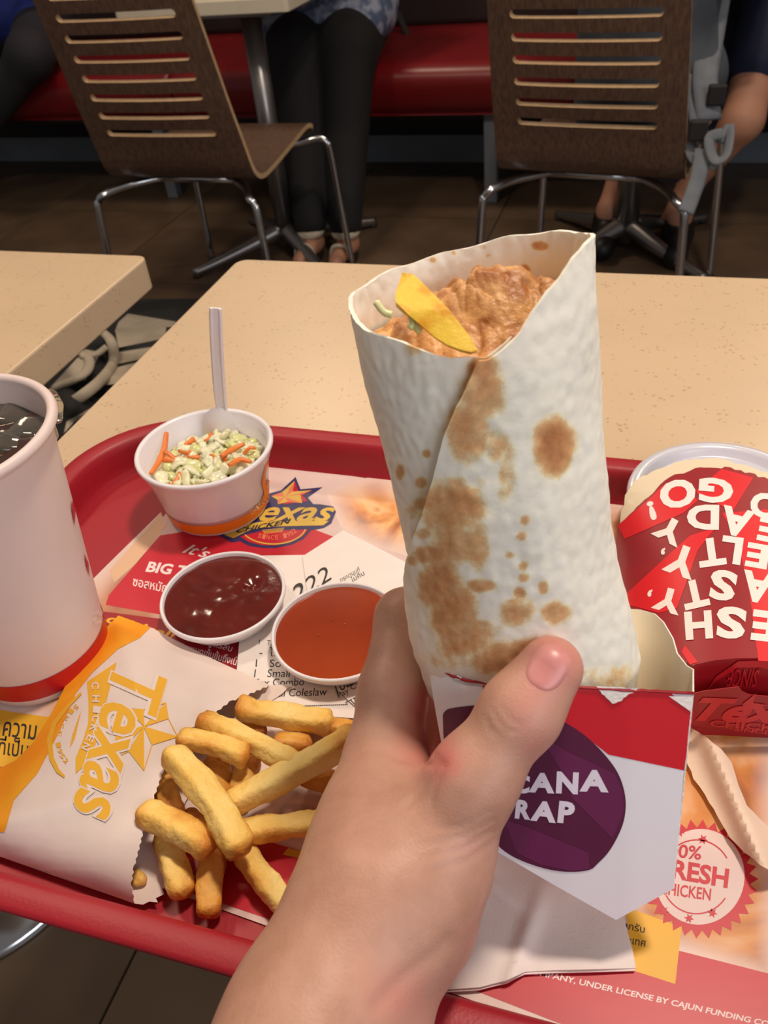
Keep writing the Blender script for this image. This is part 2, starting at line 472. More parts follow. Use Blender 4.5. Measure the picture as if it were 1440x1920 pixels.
def round_table(name, lab, x0, x1, y0, y1, pole, base='disc', th=0.033, R=0.19, pr_=0.038, mt=None):
    t = thing(name, lab, 'table', (pole[0], pole[1], 0))
    slab('tabletop', x0, x1, y0, y1, .75, th, t, mt or M_table)
    lathe('pole', [(pr_, .03), (pr_, .70)], (pole[0], pole[1], 0), M_steel if base != 'disc' else M_chrome, t, n=32, cap0=True, cap1=True)
    box('mounting_plate', pole[0]-.11, pole[0]+.11, pole[1]-.11, pole[1]+.11, .70, .75-th, M_steel, t, 0.002)
    if base == 'disc': disc_base(t, pole[0], pole[1], R)
    else:
        for k in range(4):
            a = math.radians(45+90*k+base); dx, dy = math.cos(a), math.sin(a)
            P = [np.array((pole[0]+dx*s, pole[1]+dy*s, z)) for s, z in ((0.02, .075), (.12, .052), (.25, .028), (.33, .016))]
            tube('base_arm', P, [.028, .022, .016, .013], M_steel, t, n=10)
            lathe('foot', [(.014, 0), (.014, .008), (.006, .012)], (pole[0]+dx*.32, pole[1]+dy*.32, 0.0005), M_black, t, n=14, cap0=True, cap1=True)
    return t
round_table('table', 'speckled beige restaurant table under the red tray', -.404, .36, .148, .747, (0.0, .45))
round_table('table', 'speckled beige table at left beside the paper cup', -1.21, -.507, .13, .747, (-.835, .43))
round_table('table', 'cream table in front of the bench at top left with steel pole', -1.50, -.985, 2.35, 2.95, (-1.172, 2.52), 0, mt=mat('pale_tabletop', (226, 214, 190), rough=0.4, var=0.05), pr_=.030)
round_table('table', 'table behind the slatted chair and backpack on a four armed base', -.36, .20, 2.33, 2.93, (-.10, 2.62), 0, mt=mat('pale_tabletop', (226, 214, 190), rough=0.4, var=0.05), pr_=.036)

# ------------------------------------------------------------------ chairs
def chair(lab, x, y, rot, first=None):
    t = thing('chair', lab, 'chair', (x, y, 0), 'slatted plywood chairs facing the bench')
    t.rotation_euler = (0, 0, 0)
    prof = [(-.110, .905), (-.085, .80), (-.06, .70), (-.035, .60), (-.012, .52), (.0, .475), (.012, .448), (.035, .430), (.07, .424), (.14, .428), (.26, .440), (.355, .450), (.395, .448), (.42, .434), (.430, .415)]
    C = catmull([np.array(p) for p in prof], 8)
    L = [0.0]
    for a, b in zip(C[:-1], C[1:]): L.append(L[-1]+float(np.linalg.norm(b-a)))
    L = np.array(L); C = np.array(C); tot = L[-1]
    def m(u, v):
        yy = np.interp(v, L, C[:, 0]); zz = np.interp(v, L, C[:, 1])
        bend = .016*(1-(u/.21)**2)*np.clip((zz-.43)/.2, 0, 1)
        return np.array((u, yy-bend*1.0, zz))
    def w_at(v):
        zz = np.interp(v, L, C[:, 1]); yy = np.interp(v, L, C[:, 0])
        if yy < 0.02: return .192+.018*np.clip((.85-zz)/.4, 0, 1)
        return .210-.01*np.clip((yy-.05)/.35, 0, 1)
    out = []
    vs = np.linspace(0, tot, 60)
    r = .035
    for v in vs:
        w = w_at(v)
        for e in (v, tot-v):
            if e < r: w -= r-math.sqrt(max(0, r*r-(r-e)**2))
        out.append((w, v))
    outer = out+[(-w, v) for w, v in reversed(out)]
    holes = []
    for k in range(8):
        z = .551+.0428*k
        v0 = float(np.interp(-z, -C[:, 1][:60], L[:60])); hh = .0085; hw = .148
        h = [(-hw+hh-hh*math.sin(a), v0+hh*math.cos(a)) for a in np.linspace(0, math.pi, 7)]+[(hw-hh+hh*math.sin(a), v0-hh*math.cos(a)) for a in np.linspace(0, math.pi, 7)]
        holes.append(h)
    bm = sheet_bm([[outer]+holes], None, None)
    for ax, lo, hi, st in ((0, -.21, .21, .03), (1, 0, tot, .012)):
        k = lo+st
        while k < hi:
            co = Vector((0, 0, 0)); co[ax] = k+1e-4; no = Vector((0, 0, 0)); no[ax] = 1
            bmesh.ops.bisect_plane(bm, geom=bm.verts[:]+bm.edges[:]+bm.faces[:], plane_co=co, plane_no=no, dist=1e-6); k += st
    bm.verts.index_update()
    V = [m(v.co.x, v.co.y) for v in bm.verts]; Fc = []
    for f in bm.faces:
        ids = [v.index for v in f.verts]; Fc.append(ids if f.normal.z > 0 else ids[::-1])
    bm.free()
    sh = mesh_obj('seat_shell', V, Fc, None, t, True, mats=[M_wood, M_ply])
    finish(sh, solid=.012, offset=0, rim=1); sh.modifiers['solid'].use_quality_normals = True
    for sx in (-1, 1):
        for (y0, y1, nm) in ((.09, -.035, 'rear'), (.34, .442, 'front')):
            P = [(sx*.10, y0, .405), (sx*.17, y0+(y1-y0)*.55, .404), (sx*.205, y1, .400), (sx*.222, y1+(y1-y0)*.06, .385), (sx*.228, y1+(y1-y0)*.1, .36), (sx*.238, y1+(y1-y0)*.2, .18), (sx*.246, y1+(y1-y0)*.3, .012)]
            q = tube('leg', [np.array(p)+np.array(t.location) for p in P], .0095, M_chrome, t, n=12)
            e = P[-1]; lathe('foot_cap', [(.012, 0), (.013, .004), (.011, .02)], (t.location[0]+e[0], t.location[1]+e[1], .0005), M_black, q, n=14, cap0=True, cap1=True)
    for yy in (.085, .335):
        tube('crossbar', [np.array((x_, yy, .404))+np.array(t.location) for x_ in (-.11, .11)], .0095, M_chrome, t, n=10)
    for sx in (-1, 1):
        for yy in (.085, .335):
            lathe('mount_pad', [(.017, 0), (.017, .014)], (t.location[0]+sx*.105, t.location[1]+yy, .408), M_black, t, n=14, cap0=True, cap1=True)
    t.rotation_euler = (0, 0, math.radians(rot))
    return t
chair('dark wood slatted chair left of the seated person in black trousers', -1.165, 1.93, -1.5)
chair('dark wood slatted chair behind the held wrap with a grey backpack on it', -.172, 1.975, -9)

# ------------------------------------------------------------------ striped bag seen between the two tables
bag_ = thing('tote_bag', 'black and pale grey striped cloth bag lying below the gap between tables', 'bag', tuple(onz(225, 700, .0)))
M_bagw = mat('bag_pale_cloth', (186, 172, 152), rough=0.9, var=0.2, vscale=14, bump=0.4, bscale=300)
M_bagk = mat('bag_black_cloth', (34, 33, 32), rough=0.9, var=0.2)
def bagH(x, y):
    u = (x-60)/330; v = (y-560)/330
    e = max(0, min(1, min(u, 1-u)*5))*max(0, min(1, min(v, 1-v)*5))
    return .03+.25*math.sqrt(e)+.02*math.sin(x*.045+y*.02)+.012*math.sin(y*.09-x*.03)
def bagM(dz): return lambda x, y: onz(x, y, bagH(x, y)+dz)
sheet('bag_body', bagM(0), M_bagk, bag_, polys=[[[(60, 560), (390, 560), (390, 890), (60, 890)]]], step=12, smooth=True)
stripes = [[(222, 604), (240, 588), (330, 603), (328, 612), (215, 622)], [(216, 618), (312, 606), (310, 634), (222, 652)],
           [(212, 662), (300, 648), (290, 668), (214, 684)], [(214, 690), (284, 672), (262, 716), (196, 722)],
           [(125, 790), (260, 716), (255, 738), (140, 790), (120, 812)], [(100, 720), (160, 655), (190, 660), (160, 712), (110, 725)]]
sheet('pale_stripe', bagM(.003), M_bagw, bag_, polys=[[s] for s in stripes], step=12, smooth=True)
for P, r in (([(182, 615), (208, 640), (212, 680), (190, 712), (150, 745), (95, 780)], .011), ([(148, 660), (166, 672), (164, 694), (140, 712), (100, 728)], .010), ([(150, 668), (180, 664), (200, 650)], .009)):
    tube('handle', [onz(x, y, bagH(x, y)+.012) for x, y in P], r, M_bagw, bag_, n=10, flat=.6)

# ------------------------------------------------------------------ people in the background
M_skin_bg = mat('skin_background', (196, 140, 112), rough=0.55, var=0.06, vscale=6, sss=0.05)
M_jeans_k = mat('black_trousers', (18, 17, 20), rough=0.85, var=0.2, vscale=30)
M_hair = mat('dark_hair', (26, 20, 18), rough=0.5, var=0.3, vscale=80)
def sd(name, prims, k, h, m, parent):
    lo, hi = sdf_bounds(prims, .02)
    v, f = nets(union_cones(prims, k), lo, hi, h)
    return part(name, v, f, m, parent)
V3 = lambda *a: np.array(a, float)
def sitter(lab, hip, kneeL, kneeR, anL, anR, shirt, trouser, sleeve=.6, lap=0, wide=0, skin=M_skin_bg, lean=(0, 0), armL=None, armR=None, shoe=None, trous_end=.12, toe=(0, -.12), fat=1.0):
    t = thing('person', lab, 'person', (hip[0], hip[1], 0))
    hip = V3(*hip); kL, kR, aL, aR = V3(*kneeL), V3(*kneeR), V3(*anL), V3(*anR)
    hl, hr = hip+V3(-.09, 0, 0), hip+V3(.09, 0, 0)
    ch = hip+V3(lean[0]*.5, lean[1]*.5, .38); nk = ch+V3(lean[0]*.3, lean[1]*.4, .15); hd = nk+V3(0, lean[1]*.3, .16)
    sl, sr = ch+V3(-.17, 0, .05), ch+V3(.17, 0, .05)
    armL = armL or [(sl+V3(-.06, -.12, -.24)), (sl+V3(.03, -.40, -.20))]
    armR = armR or [(sr+V3(.06, -.12, -.24)), (sr+V3(-.03, -.40, -.20))]
    prims = [(hip, ch, .12, .115), (ch, nk, .10, .055), (nk, hd+V3(0, 0, -.02), .05, .075), (hd, hd+V3(0, -.01, .04), .085, .088), (hd+V3(0, -.09, -.01), hd+V3(0, -.10, -.015), .016, .012),
             (sl, sr, .055, .055), (hl, kL, .075, .052), (hr, kR, .075, .052), (kL, aL, .048, .032), (kR, aR, .048, .032)]
    for (s0, (el, wr)) in ((sl, armL), (sr, armR)):
        prims += [(s0, V3(*el), .05*fat, .040*fat), (V3(*el), V3(*wr), .040*fat, .026)]
        d = (V3(*wr)-V3(*el)); d /= np.linalg.norm(d)
        prims += [(V3(*wr), V3(*wr)+d*.07, .026, .030)]
        sd_ = np.cross(d, (0, 0, 1)); sd_ /= np.linalg.norm(sd_)+1e-9
        for k in range(4): prims.append((V3(*wr)+d*.07+sd_*(.018*(k-1.5)), V3(*wr)+d*(.14-.008*abs(k-1.5))+sd_*(.02*(k-1.5)), .0095, .008))
    for a in (aL, aR):
        f0 = V3(a[0], a[1], .035)
        prims += [(a, f0+V3(0, .02, .0), .032, .034), (f0, f0+V3(toe[0], toe[1], -.008), .033, .024)]
    sd('body', prims, .02, .011, skin, t)
    tl = [(hl, kL, .10, .082+wide), (hr, kR, .10, .082+wide), (hip+V3(0, .02, .0), hip+V3(0, 0, .08), .13, .13)]
    for k_, a in ((kL, aL), (kR, aR)):
        e = k_+(a-k_)*(1-trous_end); tl.append((k_, e, .072+wide, .046+wide*.3))
    sd('trousers', tl, .03, .011, trouser, t)
    sh = [(hip+V3(0, 0, .10), ch, .155, .14), (sl, sr, .075, .075), (ch, nk+V3(0, 0, -.06), .12, .08)]
    for s0, (el, wr) in ((sl, armL), (sr, armR)): sh.append((s0, s0+(V3(*el)-s0)*sleeve, .068*max(1, fat*.92), .058*max(1, fat*.95)))
    sh += [(hip+V3(-.1, -.08, .02), hip+V3(.1, -.08, .02), .11, .11)]
    if lap: sh += [(hip+V3(-.12, -.20, .02-lap), hip+V3(.14, -.20, .02-lap), .10, .10), (hip+V3(-.12, -.30, -.01-lap), hip+V3(.14, -.28, -.01-lap), .075, .075)]
    sd('shirt', sh, .04, .012, shirt, t)
    sd('hair', [(hd+V3(0, .03, .05), hd+V3(0, .05, -.04), .098, .08), (hd+V3(0, .0, .075), hd+V3(0, .03, .07), .075, .08)], .02, .012, M_hair, t)
    if shoe:
        for a in (aL, aR):
            f0 = V3(a[0], a[1], .04)
            sd('shoe', [(f0+V3(0, .03, 0), f0+V3(toe[0]*1.15, toe[1]*1.15, -.004), .042, .034), (f0+V3(0, .02, 0), f0+V3(0, .01, .04), .045, .042)], .02, .008, shoe, t)
    return t
M_patt = mat('blue_grey_patterned_shirt', (150, 158, 178), rough=0.8, rgb2=(78, 92, 122), vscale=26, detail=5, lo=.42, hi=.58)
p1 = sitter('seated person in black trousers, patterned blue grey shirt and lace trimmed sandals', (-1.13, 3.22, .60), (-1.185, 2.84, .53), (-1.015, 2.86, .53), (-1.075, 2.50, .09), (-.955, 2.50, .09), M_patt, M_jeans_k, trous_end=.02, lap=.01, wide=.018)
M_lace = mat('sandal_lace', (214, 200, 176), rough=0.8, var=0.2, vscale=90)
for a in ((-1.075, 2.50), (-.955, 2.50)):
    pf, ff = lathe_vf([(.041, 0), (.047, .010), (.041, .022)], (a[0], a[1]-.002, .068), 28)
    s = thing('sandal', 'flat sandal with pale lace ankle trim on the '+('left' if a[0] < -1 else 'right')+' foot seen beneath the bench table', 'sandal', (a[0], a[1], 0), 'lace trimmed sandals')
    part('ankle_trim', pf, ff, M_lace, s)
    sole = [(a[0]+.042*math.sin(t_)*(1.0 if math.cos(t_) > 0 else 1), a[1]-.06-.105*math.cos(t_+math.pi)*-1, 0) for t_ in np.linspace(0, 2*math.pi, 28, endpoint=False)]
    n = len(sole); sv = [(x, y, .001) for x, y, z in sole]+[(x, y, .011) for x, y, z in sole]
    part('sole', sv, [tuple(range(n))[::-1], tuple(range(n, 2*n))]+[(i, (i+1) % n, n+(i+1) % n, n+i) for i in range(n)], M_black, s, smooth=False)
    tube('strap', [(a[0]-.036, a[1]-.07, .012), (a[0]-.02, a[1]-.075, .058), (a[0]+.02, a[1]-.075, .058), (a[0]+.036, a[1]-.07, .012)], .006, M_lace, s, n=8)
p2 = sitter('seated person in blue shirt and dark trousers at the far left of the bench', (-2.45, 3.22, .60), (-2.55, 2.86, .55), (-2.22, 2.88, .54), (-2.95, 2.80, .09), (-2.80, 2.84, .09),
            mat('blue_shirt', (30, 48, 128), rough=0.8, var=0.2), mat('dark_trousers', (40, 38, 46), rough=0.8, var=0.2), shoe=M_black)
p3 = sitter('seated person with bare arm in dark shirt and blue jeans behind the backpack', (.10, 3.22, .60), (-.05, 2.84, .52), (.12, 2.83, .52), (-.16, 2.66, .10), (.05, 2.62, .10),
            mat('navy_shirt', (26, 34, 66), rough=0.8, var=0.2), mat('blue_jeans', (52, 64, 92), rough=0.8, var=0.3, vscale=20), shoe=mat('black_shoe', (16, 15, 16), rough=0.5, var=0.1),
            lean=(0, -.35), armR=[tuple(pt(1392, 226, 2.25)), tuple(pt(1300, 345, 2.45))], trous_end=.25, fat=1.32, sleeve=.82)
# strap of a bag hanging on the bench beside the first person
st = tube('bag_strap', [pt(735, 0, 3.25), pt(760, 55, 3.2), pt(778, 100, 3.1)], .014, mat('dark_strap', (44, 40, 40), rough=.8, var=.1), None, n=8, flat=.3)
tag(st, 'dark hanging bag strap on the red bench right of the patterned shirt', 'strap')

# ------------------------------------------------------------------ backpack on the right chair
M_bpg = mat('grey_webbing', (118, 122, 128), rough=0.85, var=0.12, vscale=40, bump=0.3, bscale=600)
M_bpd = mat('backpack_grey_cloth', (78, 84, 92), rough=0.85, var=0.2, vscale=16, bump=0.3, bscale=300)
M_bpb = mat('backpack_blue_cloth', (38, 58, 122), rough=0.8, var=0.15)
bp_ = thing('backpack', 'grey and blue backpack with hanging straps on the right chair', 'backpack', (-.05, 2.12, .45))
sd('pack_body', [(V3(-.14, 2.16, .53), V3(-.14, 2.10, .80), .085, .08), (V3(-.03, 2.15, .53), V3(-.01, 2.10, .80), .085, .08), (V3(.0, 2.12, .52), V3(.03, 2.10, .60), .07, .07)], .05, .008, M_bpd, bp_)
sd('blue_panel', [(V3(.045, 2.09, .80), V3(.075, 2.12, .93), .055, .05)], .03, .007, M_bpb, bp_)
def band(name, P, w, m, parent, th=.35):
    return tube(name, P, w, m, parent, n=10, flat=th, up=tuple(-CW))
D0 = 1.77
band('shoulder_strap', [pt(1352, -40, D0), pt(1335, 60, D0), pt(1322, 150, D0-.02), pt(1330, 225, D0-.02)], .027, M_bpg, bp_, .25)
band('webbing_strap', [pt(1292, 50, D0), pt(1296, 120, D0), pt(1308, 230, D0-.02)], .017, M_bpg, bp_, .2)
band('webbing_strap', [pt(1308, 245, D0-.02), pt(1325, 262, D0-.03), pt(1340, 270, D0-.03)], .016, M_bpg, bp_, .4)
band('piping', [pt(1283, 18, D0), pt(1300, 30, D0), pt(1322, 52, D0)], .009, mat('pale_piping', (190, 200, 220), rough=.5, var=.05), bp_, .4)
for (x, y) in ((1344, 178), (1310, 244)):
    c = pt(x, y, D0-.045); v, f = box_vf(-.018, .018, -.008, .008, -.02, .02)
    o = part('buckle', np.array(v)+c, f, M_black, bp_, smooth=False); finish(o, bevel=.004)
band('webbing_strap', [pt(1352, 268, D0-.04), pt(1368, 240, D0-.05), pt(1362, 290, D0-.06), pt(1340, 300, D0-.05), pt(1330, 260, D0-.05), pt(1355, 250, D0-.06)], .011, M_bpg, bp_, .35)
band('webbing_strap', [pt(1318, 280, D0-.03), pt(1310, 330, D0-.03), pt(1296, 372, D0-.03), pt(1286, 398, D0-.03)], .017, M_bpg, bp_, .2)
band('webbing_strap', [pt(1290, 260, D0), pt(1306, 300, D0-.01), pt(1345, 310, D0-.03)], .014, M_bpg, bp_, .25)
# ------------------------------------------------------------------ tray
ZT = .7515
def rrect(x0, x1, y0, y1, r, n=14):
    p = []
    for cx, cy, a0 in ((x1-r, y1-r, 0), (x0+r, y1-r, 90), (x0+r, y0+r, 180), (x1-r, y0+r, 270)):
        for k in range(n+1):
            a = math.radians(a0+90*k/n); p.append((cx+r*math.cos(a), cy+r*math.sin(a)))
    return p
tray = thing('tray', 'red plastic serving tray holding the meal', 'tray', (-.12, .265, .7505))
rings = [(.030, .7512), (.0285, .7505), (.0, .7505+.001)]
X0, X1, Y0, Y1 = -.352, .118, .101, .4315
pf = [(.0225, .7502, 0), (.0185, .7513, 0), (.0172, .7530, 0), (.0162, .760, 0), (.0150, .768, 0), (.0138, .7720, 0), (.0122, .7738, 0), (.0100, .7746, 0), (.0022, .7742, 0), (.0007, .7735, 0), (.0, .7722, 0), (.0003, .7712, 0), (.0016, .7712, 0), (.003, .7722, 0), (.0105, .7722, 0), (.0125, .768, 0), (.0145, .758, 0), (.020, .7502, 0)]
R0 = .072; V = []; n0 = None
for ins, z, _ in pf:
    q = rrect(X0+ins, X1-ins, Y0+ins, Y1-ins, R0-ins); n0 = len(q)
    V += [(x, y, z) for x, y in q]
Fs = grid_faces(n0, len(pf), True)
rim_ = part('rim', V, Fs, M_red, tray)
q = rrect(X0+.0186, X1-.0186, Y0+.0186, Y1-.0186, R0-.0186)
o = part('tray_floor', [(x, y, ZT) for x, y in q]+[(x, y, .7503) for x, y in q], [tuple(range(len(q))), tuple(range(len(q), 2*len(q)))[::-1]], M_red, tray, smooth=False)
# short raised anti-slip ridges
rv, rf = [], []
random.seed(3)
for k in range(230):
    x = -.30+.001*k*1.7; y = .1315+random.uniform(-.002, .006)
    v, f = tube_vf([(x, y, ZT), (x-.003, y+.006+random.uniform(0, .003), ZT)], .00045, 5)
    rf += [tuple(i+len(rv) for i in g) for g in f]; rv += v
tag(part('grip_ridges', rv, rf, M_red, tray), None, None, kind='stuff')

# ------------------------------------------------------------------ placemat with its print
MZ = ZT+.0008
M_matw = mat('mat_paper_pink_white', (236, 214, 206), rough=0.4, rgb2=(214, 186, 180), vscale=14)
pm = thing('placemat', 'printed red and yellow paper placemat covering the tray', 'placemat', (-.1, .27, MZ))
L0 = lambda x, y: onz(x, y, MZ)
def ml(k): return lambda x, y: onz(x, y, MZ+.00006*k)
ang = math.radians(-4.5); ca, sa = math.cos(ang), math.sin(ang); TL = np.array([-.2735, .421])
cor = [TL+np.array([ca*a-sa*b, sa*a+ca*b]) for a, b in ((0, 0), (.372, 0), (.378, -.279), (0, -.279))]
v = [(c[0], c[1], MZ) for c in cor]+[(c[0], c[1], MZ-.0003) for c in cor]
part('paper', v, [(3, 2, 1, 0), (4, 5, 6, 7), (0, 1, 5, 4), (1, 2, 6, 5), (2, 3, 7, 6), (3, 0, 4, 7)], M_matw, pm, smooth=False)
P_chick = photo_mat('printed_chicken', [(118, 58, 34), (196, 116, 58), (226, 152, 84), (240, 190, 132), (206, 128, 70)], 22)
P_chick2 = photo_mat('printed_chicken_dark', [(96, 40, 30), (170, 96, 52), (214, 138, 66), (232, 190, 150)], 16, 1.6)
P_blur = photo_mat('printed_blur', [(60, 36, 40), (150, 88, 70), (196, 138, 104), (214, 176, 150)], 12, .8)
M_pr_red = mat('mat_red_print', (200, 34, 52), rough=0.4, var=0.05, vscale=8)
M_pr_dred = mat('mat_dark_red_print', (158, 22, 36), rough=0.4, var=0.08, vscale=8)
M_pr_yel = mat('mat_yellow_print', (236, 178, 46), rough=0.45, var=0.06, vscale=20)
M_navy = mat('navy_print', (52, 48, 98), rough=0.4, var=0.04)
M_gold = mat('gold_print', (226, 186, 78), rough=0.4, var=0.06)
M_ink = mat('black_ink', (46, 42, 44), rough=0.6, var=0.05)
M_wink = mat('white_ink', (244, 228, 226), rough=0.5, var=0.02)
M_salm = mat('salmon_print', (236, 130, 92), rough=0.4, var=0.1)
def pr_(name, k, m, parent=None, polys=None, tris=None):
    for q in (polys or []): sheet(name, ml(k), m, parent or pm, step=None, polys=[q])
    if tris: sheet(name, ml(k), m, parent or pm, step=None, tris=tris)
def insd(x, y, P):
    """distance in plan to an outline, negative outside"""
    best = 1e9; c = False; n = len(P)
    for i in range(n):
        x1, y1 = P[i]; x2, y2 = P[(i+1) % n]
        dx, dy = x2-x1, y2-y1; t = max(0, min(1, ((x-x1)*dx+(y-y1)*dy)/(dx*dx+dy*dy+1e-9)))
        best = min(best, math.hypot(x-x1-t*dx, y-y1-t*dy))
        if (y1 > y) != (y2 > y) and x < (x2-x1)*(y-y1)/(y2-y1)+x1: c = not c
    return best if c else -best
def soft(poly, m, k=1, w=45.0):
    ds = []
    def f(x, y):
        ds.append(max(0.0, min(1.0, insd(x, y, poly)/w))); return onz(x, y, MZ+.00006*k)
    o = sheet('printed_photo', f, m, pm, polys=[[poly]], step=12)
    set_attr(o, 'fade', ds)
soft([(302, 960), (200, 1060), (140, 1120), (130, 1290), (230, 1300), (330, 1150), (300, 1004)], P_blur)
soft([(612, 925), (650, 905), (700, 893), (760, 905), (900, 930), (1000, 960), (900, 1060), (770, 1045), (700, 1025), (640, 990)], P_chick)
soft([(1270, 1340), (1450, 1330), (1460, 1850), (1275, 1785), (1180, 1760), (1160, 1500)], P_chick2)
soft([(1100, 950), (1160, 940), (1300, 1000), (1300, 1200), (1140, 1120)], P_chick2)
soft([(52, 1320), (90, 1296), (140, 1290), (135, 1345), (60, 1345), (36, 1332)], P_chick)
soft([(500, 1495), (620, 1480), (640, 1570), (560, 1590), (490, 1560)], P_chick)
pr_('red_panel', 2, M_pr_red, polys=[[[(300, 1004), (420, 985), (590, 993), (625, 1006), (567, 1043), (512, 1046), (450, 1150), (300, 1152), (198, 1134), (204, 1116)]],
                                      [[(417, 1694), (300, 1655), (280, 1500), (440, 1560), (600, 1605), (1275, 1783), (1452, 1828), (1475, 2060), (1240, 1990), (1053, 1920), (831, 1834)]],
                                      [[(0, 1437), (90, 1460), (60, 1560), (-80, 1540), (-80, 1420)]]])
pr_('dark_red_panel', 2, M_pr_dred, polys=[[[(190, 1146), (300, 1160), (460, 1188), (447, 1258), (330, 1230), (170, 1200)]]])
pr_('yellow_panel', 2.5, M_pr_yel, polys=[[[(-90, 1315), (24, 1335), (132, 1350), (92, 1462), (0, 1437), (-100, 1415)]], [[(1172, 1700), (1278, 1738), (1266, 1845), (1188, 1820)]],
                                         [[(540, 1590), (700, 1625), (690, 1640), (530, 1602)]]])
pr_('cream_stripe', 2, mat('cream_print', (226, 186, 150), rough=.4, var=.1), polys=[[[(302, 962), (312, 985), (262, 1050), (215, 1092), (206, 1070)]]])
pr_('printed_lettering', 3, M_wink, tris=[place("It's", (341, 1036), (388, 1047), (352, 1018), .01, .4), place('BIG TASTE', (272, 1072), (420, 1090), (278, 1052), .035, .1),
    place('ซอสหมักเข้มข้น', (248, 1098), (360, 1122), (251, 1078), .01), place('รสซอสสูตรลับ', (344, 1200), (432, 1226), (350, 1184), .006), place('จนหมดเข้มข้นถึงเนื้อ', (340, 1219), (450, 1250), (345, 1203), .008)])
pr_('printed_lettering', 3, M_pr_yel, tris=[place('original!', (196, 1172), (326, 1206), (204, 1150), .03, .3)])
pr_('printed_lettering', 3, M_ink, tris=[place('ความ', (4, 1380), (66, 1388), (8, 1352), .01), place('ที่เป็นเอก', (-4, 1414), (92, 1428), (0, 1378), .01), place('ทุกรับ', (1166, 1745), (1208, 1754), (1168, 1726), .01), place('ประเทศ', (1160, 1765), (1210, 1776), (1162, 1750), .01)])
pr_('printed_lettering', 3, M_wink, tris=[place('A COMPANY, UNDER LICENSE BY CAJUN FUNDING CORP', (962, 1822), (1462, 1934), (966, 1808), .02)])
# fresh badge
bc = (1312, 1648)
pr_('badge_burst', 3, M_pr_red, polys=[[star_pts(bc[0], bc[1], 112, 96, 30, 0, .98, 1.0, .05)]])
pr_('badge_disc', 4, M_matw, polys=[[ell(bc[0], bc[1]-4, 84, 90, 48, 10)]])
tri = [place('100%', (1240, 1605), (1314, 1613), (1243, 1579), .02), place('FRESH', (1236, 1643), (1364, 1666), (1240, 1606), .035), place('CHICKEN', (1236, 1676), (1332, 1689), (1238, 1653), .02)]
for a, b, r_ in ((200, 330, 66), (35, 150, 66)):
    tri.append(stroke([(bc[0]-6+r_*math.cos(math.radians(t_)), bc[1]-4+1.05*r_*math.sin(math.radians(t_))) for t_ in np.linspace(a, b, 16)], 2.6))
pr_('badge_lettering', 5, M_pr_red, tris=tri, polys=[[star_pts(x, y, 10, 4.5, 6, 12)] for x, y in ((1275, 1560), (1318, 1574), (1245, 1708), (1292, 1722), (1336, 1712), (1234, 1580))])
# colour logo on the mat, half hidden by the coleslaw cup
def zz(*p): return [(x/2.4+200, y/2.4+860) for x, y in p]
pr_('logo_outline', 3, M_navy, polys=[[zz((505, 345), (560, 378), (600, 372), (640, 392), (700, 402), (760, 402), (830, 388), (885, 362), (920, 322), (975, 312), (1010, 292), (1032, 240), (1020, 215), (960, 205), (930, 205), (905, 175), (972, 128), (872, 138), (850, 82), (785, 142), (700, 165), (640, 190), (560, 260), (540, 320))]])
pr_('logo_disc', 4, M_pr_red, polys=[[zz((600, 350), (640, 375), (700, 390), (760, 390), (830, 376), (880, 350), (908, 318), (700, 325))], [zz((800, 205), (905, 190), (880, 165), (925, 142), (865, 148), (846, 100), (800, 150), (745, 172))]])
pr_('logo_ring', 5, M_gold, tris=[stroke(zz(*[(750+148*math.cos(math.radians(t_)), 300+84*math.sin(math.radians(t_))) for t_ in np.linspace(12, 150, 20)]), 2.5)]+[stroke(zz((700+i*3, 322+i*5), (800-i*3, 312+i*5)), 1.0) for i in range(4)])
sc_ = np.array(zz((802, 172))[0]); tip = zz((846, 100), (925, 142), (880, 200), (770, 205), (740, 168))
inn = zz((838, 148), (872, 162), (815, 195), (768, 185), (790, 150))
tr_s, tr_g = [], []
for i in range(5):
    a = np.array(tip[i]); b = np.array(inn[i]); c = np.array(inn[i-1])
    tr_s.append((np.array([sc_, a, b]), [(0, 1, 2)])); tr_g.append((np.array([sc_, a, c]), [(0, 1, 2)]))
pr_('logo_star', 6, M_salm, tris=tr_s); pr_('logo_star', 6, M_gold, tris=tr_g)
pr_('logo_banner', 5, M_gold, polys=[[zz((528, 342), (570, 358), (650, 318), (760, 305), (880, 302), (975, 300), (1000, 280), (880, 280), (700, 282), (610, 300))]])
pr_('logo_lettering', 6, M_gold, tris=[place('Texas', zz((590, 282))[0], zz((1016, 284))[0], zz((612, 188))[0], .02, .35)])
pr_('logo_lettering', 7, M_ink, tris=[place('CHICKEN', zz((584, 336))[0], zz((830, 290))[0], zz((586, 314))[0], .03, .3)])
t_ = []
for i, ch in enumerate('SINCE 1952'):
    if ch == ' ': continue
    a = math.radians(118-i*9.5); x, y = 745+118*math.cos(a), 292+62*math.sin(a)
    t_.append(char(ch, *zz((x, y))[0], 6, 9, 24-i*6.5, .01))
pr_('logo_lettering', 6, M_salm, tris=t_)

